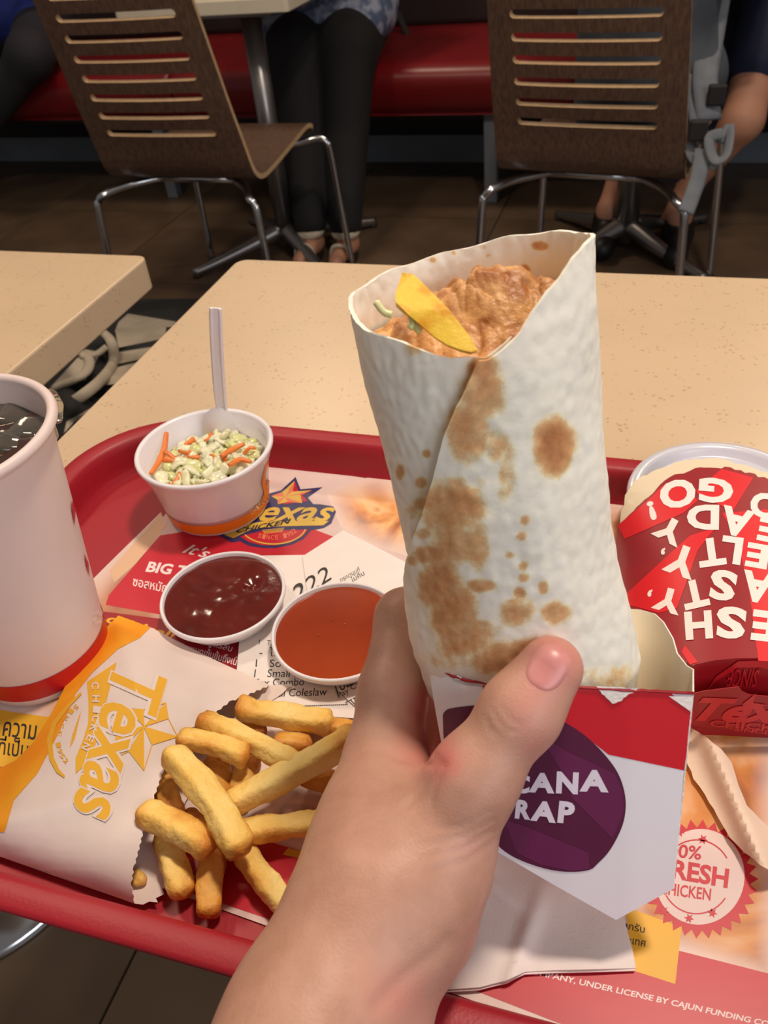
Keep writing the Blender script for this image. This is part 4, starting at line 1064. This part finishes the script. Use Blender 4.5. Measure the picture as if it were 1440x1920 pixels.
ct = [cch('O', 565, 350, 225, 175, 168), cch('G', 803, 330, 215, 155, 184), cch('!', 405, 455, 42, 120, 165), cch('O', 1110, 425, 190, 160, 195), cch('T', 1300, 480, 170, 150, 200),
      cch('Y', 515, 575, 190, 150, 208), cch('D', 722, 495, 200, 155, 181), cch('A', 930, 525, 200, 175, 193), cch('E', 1130, 575, 130, 150, 192), cch('R', 1300, 600, 150, 150, 195),
      cch(',', 474, 706, 26, 46, 185), cch('Y', 590, 765, 200, 190, 200), cch('T', 775, 712, 170, 175, 172), cch('L', 900, 700, 130, 170, 188), cch('E', 1060, 735, 140, 150, 190), cch('M', 1250, 760, 190, 160, 192),
      cch(',', 392, 965, 26, 50, 195), cch('Y', 505, 1010, 180, 150, 196), cch('T', 672, 972, 160, 175, 167), cch('S', 845, 918, 165, 190, 190), cch('A', 1060, 930, 200, 190, 190), cch('T', 1250, 960, 160, 170, 190),
      cch('H', 695, 1165, 170, 175, 176), cch('S', 895, 1150, 185, 200, 186), cch('E', 1100, 1170, 150, 190, 187), cch('R', 1290, 1190, 150, 180, 187), cch('Y', 545, 1160, 90, 110, 190)]
ct = ct[:-1]
sheet('printed_lettering', CZ(3), M_cw, carton, tris=ct, step=14)
# end panel under the fold, and its flap
def endmap(f):
    def m(x, y):
        # x runs along the fold, y 0..1 down to the tray
        yy = float(np.interp(x, [1285, 1300, 1340, 1385, 1430, 1500, 1600, 1720], [1240, 1247, 1238, 1234, 1234, 1238, 1248, 1262]))
        top_ = onz(x, yy, carH(x, yy)); n = V3(.0, -1.0, 0)
        return top_+V3(0, -.004*y-f*math.sin(math.pi*min(1, y)), -(carH(x, yy)-MZ-.0008)*y)
    return m
o = sheet('end_panel', endmap(0), M_cdd, carton, polys=[[[(1288, 0), (1700, 0), (1700, 1), (1288, 1)]]], step=None, smooth=True)
bm = bmesh.new(); bm.from_mesh(o.data); bm.free()
V, n = [], 22
for j in range(6):
    for i in range(n): V.append(endmap(.0)(1288+(1608-1288)*i/(n-1), j/5))
bpy.data.objects.remove(o)
finish(part('end_panel', V, grid_faces(n, 6), M_cdd, carton), solid=.0004, offset=0)
def flapz(x, y): return MZ+.006+.034*max(0, min(1, (1382-y)/95))
fl = [(1296, 1302), (1320, 1296), (1386, 1288), (1392, 1297), (1406, 1303), (1440, 1306), (1608, 1322), (1608, 1402), (1440, 1378), (1380, 1368), (1298, 1360)]
sheet('end_flap', lambda x, y: onz(x, y, flapz(x, y)), M_cdd, carton, polys=[[fl]], step=14, smooth=True, solid=.0004)
fz = lambda x, y: onz(x, y, flapz(x, y)+.0004)
M_tone = mat('tone_red_print', (206, 34, 44), rough=.35, var=.03)
sheet('printed_lettering', fz, M_tone, carton, tris=[place('Texas', (1300, 1352), (1540, 1360), (1312, 1308), .04, .35), place('CHICKEN', (1330, 1362), (1500, 1374), (1332, 1350), .02), place('SINCE 1952', (1376, 1370), (1500, 1384), (1378, 1362), .01)]+[star and (np.array(s_), [tuple(range(len(s_)))]) for star, s_ in ((1, [(1392, 1320), (1418, 1300), (1412, 1318), (1440, 1322), (1410, 1330), (1400, 1340)]),)], step=14)
em = lambda x, y: endmap(0)(x, y)+V3(0, -.0008, .0)
sheet('printed_lettering', em, M_tone, carton, tris=[place('SINCE', (1430, .12), (1372, .12), (1430, .34), .01), place('CHICKEN', (1480, .50), (1350, .50), (1480, .78), .01)]+
      [stroke([(1320, .70), (1330, .45), (1350, .22), (1385, .06), (1430, .05), (1470, .12)], [.05, .06, .07, .08, .08, .08])], step=None)
# translucent lid under the far end of the carton
M_lid = mat('translucent_lid', (232, 228, 240), rough=0.25, var=0.02, sss=.3, trans=.25)
lc = V3(.0487, .396, .7757)
lid = thing('plastic_lid', 'translucent white plastic tub lid under the torn carton', 'lid', tuple(lc))
lr = .0497
lathe('lid_shell', [(.001, .0012), (lr*.80, .0012), (lr*.83, .0016), (lr*.86, .0048), (lr*.90, .0062), (lr*.97, .0062), (lr, .0050), (lr*1.012, .0030), (lr*1.01, .0), (lr*.985, .0002), (lr*.97, .0040), (lr*.90, .0048), (lr*.875, .0036), (lr*.84, .0003), (.001, .0003)], lc, M_lid, lid, n=96)
ts_ = thing('torn_strip', 'torn cream paper strip curling on the placemat beside the round badge', 'paper strip', tuple(onz(1340, 1480, MZ)))
strip = rag([(1292, 1362), (1320, 1380), (1352, 1404), (1372, 1430), (1384, 1470), (1400, 1510), (1420, 1530), (1450, 1560), (1470, 1600)], .6)+rag([(1460, 1640), (1425, 1622), (1395, 1598), (1368, 1570), (1345, 1530), (1322, 1490), (1300, 1460), (1285, 1420), (1284, 1380)], 1.4, 14)
sheet('strip', lambda x, y: onz(x, y, MZ+.003+.010*math.exp(-((x-(1330+(y-1380)*.42))/26)**2)), mat('torn_paper', (232, 206, 184), rough=.8, var=.06), ts_, polys=[[strip]], step=8, smooth=True, solid=.0003)

# ------------------------------------------------------------------ the wrap
ST = [(0.0, 1040, 1420, 95), (.10, 1026, 1335, 152), (.205, 1004, 1250, 190), (.285, 982, 1178, 194), (.385, 961, 1092, 190), (.49, 948, 1005, 188), (.63, 928, 880, 196), (.775, 907, 750, 208), (.90, 888, 625, 220), (1.0, 873, 512, 230), (1.05, 866, 462, 236)]
ts0 = [s[0] for s in ST]
def depth_t(t): return .322-.072*t
def ctr_t(t):
    return pt(float(np.interp(t, ts0, [s[1] for s in ST])), float(np.interp(t, ts0, [s[2] for s in ST])), depth_t(t))
_c0, _c1 = ctr_t(.1), ctr_t(1.0)
AX = (_c1-_c0)/np.linalg.norm(_c1-_c0); WX = CR-AX*(CR@AX); WX /= np.linalg.norm(WX); WZ = np.cross(WX, AX)
if WZ@CW > 0: WZ = -WZ
def smooth_ctr(t):
    return sum(w_*ctr_t(min(1.05, max(0, t+e))) for e, w_ in ((-.05, .25), (0, .5), (.05, .25)))
def rad_t(t):
    hw = float(np.interp(t, ts0, [s[3] for s in ST]))
    return hw/F*depth_t(t)
def bt(t): return float(np.interp(t, [0, .1, .3, .6, .85, 1.0], [.020, .026, .029, .0285, .0255, .0225]))
def wpt(th, t, dr=0.0):
    a = rad_t(t); b = bt(t)
    return smooth_ctr(t)+WX*(a+dr)*math.sin(th)+WZ*(b+dr)*math.cos(th)
rimk = [(-180, -30), (-150, -28), (-120, -12), (-90, 10), (-60, 38), (-35, 66), (-15, 90), (3, 100), (15, 68), (30, 30), (45, 2), (65, -26), (90, -20), (120, -30), (150, -36), (180, -30)]
def t_top(deg):
    deg = (deg+180) % 360-180
    return 1.0-float(np.interp(deg, [k[0] for k in rimk], [k[1] for k in rimk]))/905.0
def th_flap(t):      # outer edge of the overlapping flap (degrees), from the V down to the left side
    return float(np.interp(t, [.0, .40, .47, .55, .63, .70, .78, .88, .92, 1.0], [-86, -82, -74, -58, -42, -32, -22, -4, 3, 3]))
NT, NU = 250, 400
Vw, TH, TT = [], [], []
for j in range(NT):
    for i in range(NU):
        s = i/(NU-1)
        tj = j/(NT-1)
        t_est = .90*tj
        d0 = th_flap(t_est); deg = d0+s*(372)
        tt_ = t_top(deg if s < .97 else deg); t = tj*tt_
        d0 = th_flap(t); deg = d0+s*372
        ripple = (.0011*math.sin(math.radians(deg)*11+t*3)*max(0, (tj-.93)/.07)**1.5+.0006*mnoise.noise(Vector((deg*.06, t*9, 2))))
        t = t+ripple*2.2*(1 if tj > .95 else 0)
        dr = .0024*(1-s)**2.0+.0012*math.exp(-s*30)
        dr += .0011*mnoise.noise(Vector((deg*.035, t*6, 5)))+.00035*mnoise.noise(Vector((deg*.2, t*40, 7)))
        if t < .12: dr -= .010*(1-t/.12)**2
        Vw.append(wpt(math.radians(deg), t, dr)); TH.append((deg+180) % 360-180); TT.append(t)
wrap = thing('wrap', 'toasted flour tortilla wrap held upright in the hand', 'wrap', tuple(smooth_ctr(0)))
M_tort = attr_mat('tortilla', [(0.0, (250, 245, 230)), (.22, (248, 241, 220)), (.34, (240, 220, 178)), (.46, (226, 184, 134)), (.66, (210, 154, 104)), (1.0, (172, 110, 64))], 'toast', 210, .8, rough=.62, bump=.35, bscale=260, sss=.12, ssr=(.006, .004, .002))
wo = part('tortilla', Vw, grid_faces(NU, NT), M_tort, wrap)
SP = [(905, 690, 26, 22, .8), (903, 742, 40, 46, .72), (880, 805, 36, 55, .72), (872, 842, 24, 28, .6), (932, 835, 22, 40, .5), (952, 885, 16, 50, .5), (1038, 836, 32, 46, 1.1), (850, 955, 52, 48, .85), (862, 1005, 46, 46, .7),
      (897, 1032, 20, 34, .7), (806, 1042, 34, 16, .75), (822, 1095, 36, 45, .8), (850, 1145, 40, 48, .8), (902, 1098, 26, 12, .7), (872, 1198, 50, 36, .75), (930, 1232, 58, 28, .7), (988, 1222, 46, 22, .65), (970, 1146, 30, 24, .62), (1042, 1150, 24, 20, .7),
      (925, 1215, 20, 14, .4), (985, 975, 9, 8, .6), (978, 1006, 9, 8, .6), (955, 1041, 9, 8, .6), (980, 1062, 9, 8, .6), (982, 1082, 10, 8, .6), (1018, 1102, 9, 12, .7), (975, 1112, 12, 9, .65), (775, 655, 15, 13, .6), (740, 612, 8, 6, .6), (720, 606, 6, 5, .5),
      (750, 885, 8, 14, .7), (790, 905, 12, 10, .6), (800, 850, 8, 8, .7), (790, 945, 16, 12, .7), (776, 1050, 12, 12, .6), (1015, 459, 15, 8, .8), (985, 502, 9, 7, .8), (908, 462, 5, 5, .5), (916, 478, 6, 5, .5), (770, 490, 6, 5, .6), (810, 487, 6, 5, .7), (850, 474, 4, 4, .6), (720, 498, 4, 4, .7), (667, 548, 5, 9, .9),
      (900, 905, 14, 12, .4), (945, 925, 12, 22, .45), (1000, 1255, 60, 12, .5), (1060, 1265, 40, 16, .5), (1150, 1270, 60, 22, .42), (860, 1235, 60, 18, .5), (770, 960, 14, 14, .45), (795, 1000, 20, 10, .5)]
PJ = proj(np.array(Vw)); TH = np.array(TH); tl_ = np.zeros(len(Vw))
nrm_front = np.array([(v-smooth_ctr(0.5))@WZ for v in np.array(Vw)[:1]])
W_ = np.array(Vw)
fz_ = np.cos(np.radians(TH)) > -.05
for x, y, rx, ry, k in SP:
    inner = y < 560 and not (x < 680 and y > 545)
    msk = (~fz_) if inner else fz_
    d = ((PJ[:, 0]-x)/rx)**2+((PJ[:, 1]-y)/ry)**2
    tl_ = np.maximum(tl_, np.where(msk, k*np.exp(-d*d*.40), 0))
# faint freckles elsewhere
tl_ = tl_*.82+np.array([.10*mnoise.noise(Vector(v*90))*(a_ > .06)+.03*max(0, mnoise.noise(Vector(v*60))) for v, a_ in zip(Vw, tl_)])
set_attr(wo, 'toast', tl_)
finish(wo, solid=.0013, offset=-1)
# filling: a breaded chicken piece, lettuce, crisp strip
M_chk = mat('breaded_chicken', (230, 176, 112), rough=0.42, rgb2=(172, 108, 56), vscale=150, detail=6, bump=0.7, bscale=350, bdist=.0012, sss=.12, lo=.38, hi=.62)
V = []; n, k = 200, 90; tf_ = .93
for j in range(k):
    q = (j+.01)/(k-1)
    for i in range(n):
        a = 2*math.pi*i/n
        c = smooth_ctr(tf_); aa = (rad_t(tf_)-.0022)*q; b_2 = (bt(tf_)-.0022)*q
        p = c+WX*aa*math.sin(a)+WZ*b_2*math.cos(a)
        u, w = aa*math.sin(a), b_2*math.cos(a)
        e = 1-q**6
        P3 = Vector((u, w, 0))
        vor = mnoise.voronoi(P3*150+Vector((mnoise.noise(P3*90)*.9, mnoise.noise(P3*80+Vector((5, 5, 5)))*.9, 0)))[0]
        h_ = .0085*math.exp(-((u-.003)/.020)**2-((w+.006)/.013)**2)+.0045*math.exp(-((u-.017)/.009)**2-((w+.004)/.010)**2)
        h_ += .0026*mnoise.noise(P3*85)+.0030*(.6-min(1, vor[0]*1.3)**2)+.0010*mnoise.noise(P3*230)+.0004*mnoise.noise(P3*520)
        h_ -= .010*max(0, (w/.02))*math.exp(-((u)/.02)**2)*.5
        V.append(p+AX*(h_*e+.002-.0125*max(0, math.cos(a)*q)-.002*q))
part('chicken_filling', V, grid_faces(n, k, True), M_chk, wrap)
M_chip = mat('yellow_crisp_strip', (244, 200, 66), rough=0.45, rgb2=(226, 160, 34), vscale=150, bump=.5, bscale=500, bdist=.0006, sss=.1, lo=.3, hi=.55)
def dc_(x, y):   # depth of the crisp strip lying on the filling
    return float(np.interp(y, [515, 580, 660], [.2445, .2365, .2340]))
chp = [(754, 511), (774, 513), (792, 530), (818, 556), (842, 580), (862, 606), (882, 632), (896, 656), (884, 660), (862, 655), (838, 646), (815, 632), (792, 612), (766, 590), (742, 566), (741, 552), (748, 530)]
V = []; m_ = len(chp)
sheet('crisp_strip', lambda x, y: pt(x, y, dc_(x, y)+.0011*math.sin((x-y*.4)*.028)), M_chip, wrap, polys=[[chp]], step=8, smooth=True, solid=.0018)
for P in ([(770, 588), (774, 606), (768, 616)], [(786, 600), (782, 615), (790, 622)], [(705, 566), (720, 585), (735, 590)]):
    tube('lettuce_shred', [pt(x, y, .2395) for x, y in P], .0011, M_cab, wrap, n=8)

# ------------------------------------------------------------------ the sleeve
def Dtop(x): return float(np.interp(x, [800, 812, 840, 870, 940, 1060, 1180, 1300], [.2955, .291, .2845, .2805, .2765, .2740, .2745, .2790]))
def Dfr(x, y): return Dtop(x)+max(-.004, (y-1290))*.000050
Mfr = lambda k: (lambda x, y: pt(x, y, Dfr(x, y)-.00014*k))
M_slw = mat('sleeve_white_card', (236, 232, 238), rough=0.42, var=0.02, vscale=20)
M_slr = mat('sleeve_red_print', (214, 30, 44), rough=0.34, var=0.03)
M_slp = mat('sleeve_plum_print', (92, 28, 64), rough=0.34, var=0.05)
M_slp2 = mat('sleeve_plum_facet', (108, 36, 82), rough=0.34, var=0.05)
M_torn = mat('torn_card', (246, 238, 232), rough=0.9, bump=.5, bscale=500)
sl = thing('wrap_sleeve', 'torn white, red and plum paper sleeve in the hand, open at the top', 'paper sleeve', tuple(pt(1155, 1725, .297)))
random.seed(13)
ftop = rag([(800, 1232), (822, 1250), (848, 1266), (872, 1274), (910, 1279), (960, 1280), (1040, 1285), (1120, 1289), (1180, 1293), (1230, 1294), (1300, 1298)], 1.3, 12)
fbot = [(1283, 1440), (1262, 1667), (1155, 1725), (1040, 1660), (925, 1593), (856, 1550), (838, 1450), (816, 1330)]
fo = sheet('front_panel', Mfr(0), M_slw, sl, polys=[[ftop+fbot]], step=14, smooth=True)
finish(fo, solid=.0005, offset=-1)
def zs(*p): return [(x/2.2323+700, y/2.2326+900) for x, y in p]
redp = zs((455, 842), (560, 848), (700, 858), (850, 862), (1000, 872), (1236, 884), (1340, 972), (1300, 1216), (985, 1150), (870, 1060), (780, 1005), (620, 970), (470, 945))
sheet('red_area', Mfr(1), M_slr, sl, polys=[[redp]], step=14, smooth=True)
plum = zs((290, 985), (300, 968), (330, 955), (450, 942), (600, 948), (720, 975), (790, 1008), (880, 1065), (960, 1140), (1020, 1220), (1050, 1300), (1056, 1380), (1038, 1460), (990, 1550), (940, 1605), (905, 1632), (830, 1641), (740, 1632), (640, 1602), (560, 1562), (500, 1505), (430, 1400), (350, 1260), (300, 1120))
plum = [tuple(p) for p in catmull([np.array(q) for q in plum+[plum[0]]], 5)][:-1]
sheet('plum_area', Mfr(2), M_slp, sl, polys=[[plum]], step=14, smooth=True)
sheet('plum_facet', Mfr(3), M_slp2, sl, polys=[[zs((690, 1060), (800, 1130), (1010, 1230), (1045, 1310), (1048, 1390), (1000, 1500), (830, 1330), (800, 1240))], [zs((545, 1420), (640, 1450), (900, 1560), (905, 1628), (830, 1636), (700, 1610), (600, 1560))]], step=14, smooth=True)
def sch(ch, x, y, w, h, a): return char(ch, *zs((x, y))[0], w/2.232, h/2.232, a, .05)
st_ = [sch('A', 925, 1260, 122, 92, 2), sch('N', 812, 1268, 92, 92, 3), sch('A', 706, 1268, 108, 84, 3), sch('C', 620, 1273, 68, 78, 3), sch('I', 560, 1262, 18, 72, 8), sch('X', 500, 1244, 62, 66, 14), sch('E', 430, 1218, 42, 60, 18), sch('M', 345, 1186, 66, 52, 24),
       sch('P', 808, 1392, 68, 92, 6), sch('A', 714, 1388, 108, 86, 6), sch('R', 628, 1380, 66, 80, 6), sch('W', 540, 1374, 100, 74, 8)]
sheet('printed_lettering', Mfr(4), mat('sleeve_white_ink', (236, 226, 240), rough=.4, var=.02), sl, tris=st_, step=None)
sheet('torn_patch', Mfr(5), M_torn, sl, polys=[[rag(zs((935, 862), (1000, 866), (1105, 872)), 1, 8)+rag(zs((1100, 885), (1060, 905), (1040, 925), (1000, 936), (985, 920), (955, 895), (935, 862)), 2, 5)], [zs((455, 835), (470, 822), (500, 836), (480, 844))], [zs((340, 832), (352, 816), (372, 826), (362, 838))], [zs((1236, 905), (1338, 906), (1332, 972))]], step=None)
# rim line of the front panel
rimP = [pt(x, y+1.5, Dfr(x, y)-.0002) for x, y in ftop]
tube('rim_edge', rimP, .00055, M_cdd, sl, n=8, sm=0)
# side, back and bottom walls
ringT = [pt(1300, 1298, .2790), pt(1300, 1255, .285), pt(1288, 1248, .287), pt(1270, 1225, .290), pt(1262, 1197, .294), pt(1244, 1166, .298), pt(1228, 1151, .302), pt(1200, 1143, .306), pt(1155, 1140, .309), pt(1080, 1146, .314), pt(1000, 1152, .319), pt(920, 1162, .322), pt(850, 1176, .3225), pt(806, 1205, .314), pt(803, 1222, .304), pt(810, 1238, .2955)]
ringB = [pt(1262, 1667, .2975), pt(1258, 1655, .299), pt(1252, 1648, .300), pt(1246, 1640, .301), pt(1240, 1632, .303), pt(1232, 1622, .305), pt(1224, 1615, .306), pt(1205, 1612, .3065), pt(1170, 1615, .307), pt(1110, 1610, .308), pt(1050, 1590, .308), pt(980, 1560, .310), pt(900, 1530, .312), pt(868, 1530, .314), pt(862, 1540, .314), pt(860, 1555, .3125)]
m_ = 14; V = []
for j in range(m_):
    s = j/(m_-1)
    for a, b in zip(ringT, ringB): V.append(a*(1-s)+b*s)
so = part('side_and_back_panel', V, grid_faces(len(ringT), m_), M_slr, sl, mats=[M_slr, M_cream, M_torn])
mm_ = so.modifiers.new('solid', 'SOLIDIFY'); mm_.thickness = .0005; mm_.offset = 0; mm_.material_offset = 1; mm_.material_offset_rim = 2
mm_ = so.modifiers.new('split', 'EDGE_SPLIT'); mm_.split_angle = math.radians(50)
# make sure the cream side faces inwards
ctr_b = (ringT[0]+ringT[8])/2
p0 = so.data.polygons[7]; wc = np.array(p0.center)+np.array(sl.location); inw = (ctr_b-wc)@np.array(p0.normal)
if inw > 0: so.data.flip_normals()
bt_ = [pt(1256, 1664, .2995), pt(1154, 1719, .3005), pt(930, 1590, .2985), pt(860, 1550, .3135), pt(900, 1530, .312), pt(980, 1560, .310), pt(1050, 1590, .308), pt(1110, 1610, .308), pt(1170, 1615, .307), pt(1224, 1615, .306)]
cbt = sum(bt_)/len(bt_); finish(part('bottom_flap', bt_+[cbt], [(i, (i+1) % len(bt_), len(bt_)) for i in range(len(bt_))], M_slw, sl, smooth=False), solid=.0005, offset=0)

# ------------------------------------------------------------------ the hand
P_ = pt
hp = []
def hc(a, b, ra, rb): hp.append((P_(*a), P_(*b), ra, rb))
hc((435, 2230, .215), (590, 1915, .248), .0245, .0236)
hc((590, 1915, .248), (705, 1690, .268), .0236, .0242)
hc((520, 2260, .225), (672, 1950, .258), .0190, .0165)      # far side of the forearm
hc((672, 1950, .258), (775, 1765, .277), .0165, .0125)
hc((705, 1690, .270), (722, 1560, .288), .0242, .0212)
hc((722, 1560, .288), (724, 1425, .306), .0208, .0150)      # back of hand to index knuckle
hc((800, 1720, .282), (800, 1540, .312), .0150, .0120)
hc((724, 1425, .306), (736, 1300, .318), .0146, .0124)      # index
hc((736, 1300, .318), (758, 1158, .332), .0124, .0108)
hc((758, 1158, .332), (862, 1112, .356), .0106, .0092)
hc((862, 1112, .356), (958, 1106, .357), .0088, .0076)
hc((745, 1450, .322), (806, 1290, .348), .0118, .0094)      # middle
hc((806, 1290, .348), (905, 1262, .352), .0092, .0084)
hc((905, 1262, .352), (985, 1268, .347), .0082, .0072)
hc((760, 1520, .326), (822, 1398, .345), .0112, .0088)      # ring
hc((822, 1398, .345), (915, 1372, .344), .0086, .0078)
hc((915, 1372, .344), (985, 1380, .339), .0076, .0068)
hc((775, 1580, .322), (840, 1492, .334), .0098, .0076)      # little finger
hc((840, 1492, .334), (910, 1474, .333), .0074, .0066)
hc((910, 1474, .333), (965, 1482, .330), .0064, .0058)
nT = len(hp)
hc((742, 1690, .268), (812, 1600, .272), .0200, .0182)      # thumb
hc((812, 1600, .272), (888, 1460, .2665), .0182, .0131)
hc((888, 1460, .2665), (972, 1338, .2655), .0131, .0109)
hc((974, 1338, .2655), (1034, 1250, .2655), .0110, .0085)
hc((985, 1325, .2665), (1030, 1258, .268), .0104, .0086)
KS = [.010]*7+[.004]*13+[.008]*5
KS[7] = .008; KS[11] = KS[14] = KS[17] = .008
def hand_sdf(P):
    d = None
    groups = [(0, 7, .012), (7, 11, .004), (11, 14, .004), (14, 17, .004), (17, 20, .004)]
    base = None
    for a, b, ra, rb in hp[0:7]:
        e = cone_sdf(P, a, b, ra, rb); base = e if base is None else smin(base, e, .014)
    for g0, g1 in ((7, 11), (11, 14), (14, 17), (17, 20)):
        f_ = None
        for a, b, ra, rb in hp[g0:g1]:
            e = cone_sdf(P, a, b, ra, rb); f_ = e if f_ is None else smin(f_, e, .005)
        base = smin(base, f_, .0045)
    th = None
    for a, b, ra, rb in hp[20:]:
        e = cone_sdf(P, a, b, ra, rb); th = e if th is None else smin(th, e, .007)
    return smin(base, th, .013)
lo, hi = sdf_bounds(hp, .004)
hv, hf = nets(hand_sdf, lo, hi, .00135)
hand = thing('left_hand', 'bare left hand and forearm gripping the wrap sleeve, thumb in front', 'hand', tuple(P_(740, 1600, .28)))
# skin creases pressed into the surface, given as strokes seen from the front
PJ = proj(hv); eps = .0008
def grad(P):
    g = np.stack([hand_sdf(P+np.eye(3)[k]*eps)-hand_sdf(P-np.eye(3)[k]*eps) for k in range(3)], -1); return g/np.linalg.norm(g, axis=-1, keepdims=True)
G = grad(hv); front = (G@CW) < .1
def seg_d(x, y, P):
    b = np.full(len(x), 1e9)
    for (x1, y1), (x2, y2) in zip(P[:-1], P[1:]):
        dx, dy = x2-x1, y2-y1; t = np.clip(((x-x1)*dx+(y-y1)*dy)/(dx*dx+dy*dy), 0, 1)
        b = np.minimum(b, np.hypot(x-x1-t*dx, y-y1-t*dy))
    return b
def zh(*p): return [(x/1.9459+380, y/1.9465+1060) for x, y in p]
CRS = [(zh((1035, 560), (1050, 600), (1085, 625)), 4, .00045), (zh((1060, 530), (1090, 590), (1140, 612)), 4, .0004), (zh((1095, 520), (1120, 560), (1165, 585), (1190, 560)), 4, .00045), (zh((1120, 610), (1160, 600), (1185, 575)), 4, .0003),
       (zh((700, 700), (790, 715), (870, 730), (880, 728)), 6, .0011), (zh((720, 590), (800, 640), (840, 690), (880, 725)), 7, .0009), (zh((860, 735), (800, 830), (740, 880)), 7, .0007), (zh((880, 735), (850, 800), (830, 870)), 6, .0005),
       (zh((820, 1020), (950, 990), (1060, 930)), 6, .0005), (zh((840, 1060), (960, 1030), (1060, 965)), 6, .0005), (zh((850, 1110), (960, 1080), (1050, 1020)), 6, .0004), (zh((860, 960), (960, 950), (1050, 900)), 6, .0004),
       (zh((640, 1600), (740, 1500), (850, 1420), (900, 1370)), 16, .0009)]
dsp = np.zeros(len(hv))
for P, w, dp in CRS:
    d = seg_d(PJ[:, 0], PJ[:, 1], P); dsp = np.minimum(dsp, np.where(front, -dp*.8*np.exp(-(d/w)**2), 0))
hv = hv+G*dsp[:, None]
M_skin = attr_mat('skin', [(0.0, (180, 134, 112)), (.25, (198, 150, 130)), (.5, (204, 144, 128)), (1.0, (212, 120, 112))], 'red', 75, .6, rough=.46, bump=.5, bscale=1100, bdist=.0003, sss=.18, ssr=(.008, .003, .0018), spec=.45)
ho = part('skin', hv, hf, M_skin, hand)
red = np.full(len(hv), .12)
for x, y, r_, k in ((1040, 1240, 60, .75), (985, 1330, 50, .35), (800, 1320, 45, .6), (800, 1400, 60, .5), (840, 1430, 40, .5), (900, 1590, 60, .2), (760, 1870, 80, .4), (1000, 1400, 40, .3)):
    red += k*np.exp(-((PJ[:, 0]-x)**2+(PJ[:, 1]-y)**2)/r_**2)
set_attr(ho, 'red', np.clip(red, 0, 1))
ho.name = 'hand_and_forearm'
# thumb nail
def hit(x, y, off=0.0, a=.235, b=.30):
    d = CW+CR*(x-720)/F-CU*(y-960)/F; s = a
    for _ in range(60):
        e = float(hand_sdf((O+d*s)[None])[0])-off
        s += e*.8
        if abs(e) < 1e-6: break
    return O+d*s
nc = zh((1262, 372))[0]; na = math.radians(-57)       # nail axis direction in the picture
ex = np.array([math.cos(na), math.sin(na)]); ey = np.array([-ex[1], ex[0]])
V = []; n, k = 40, 12
for j in range(k):
    q = (j+.01)/(k-1)
    for i in range(n):
        a = 2*math.pi*i/n; sq = (abs(math.cos(a))**2.6+abs(math.sin(a))**2.6)**(-1/2.6)
        p2 = np.array(nc)+ex*45*q*math.cos(a)*sq+ey*38*q*math.sin(a)*sq
        V.append(hit(p2[0], p2[1], .00065*(1-q**10)-.0001))
M_nail = mat('nail', (220, 150, 144), rough=0.34, rgb2=(208, 132, 128), vscale=60, sss=.15, ssr=(.006, .002, .001))
no = part('thumb_nail', V, grid_faces(n, k, True), M_nail, hand); no['label'] = 'short unpolished thumb nail'
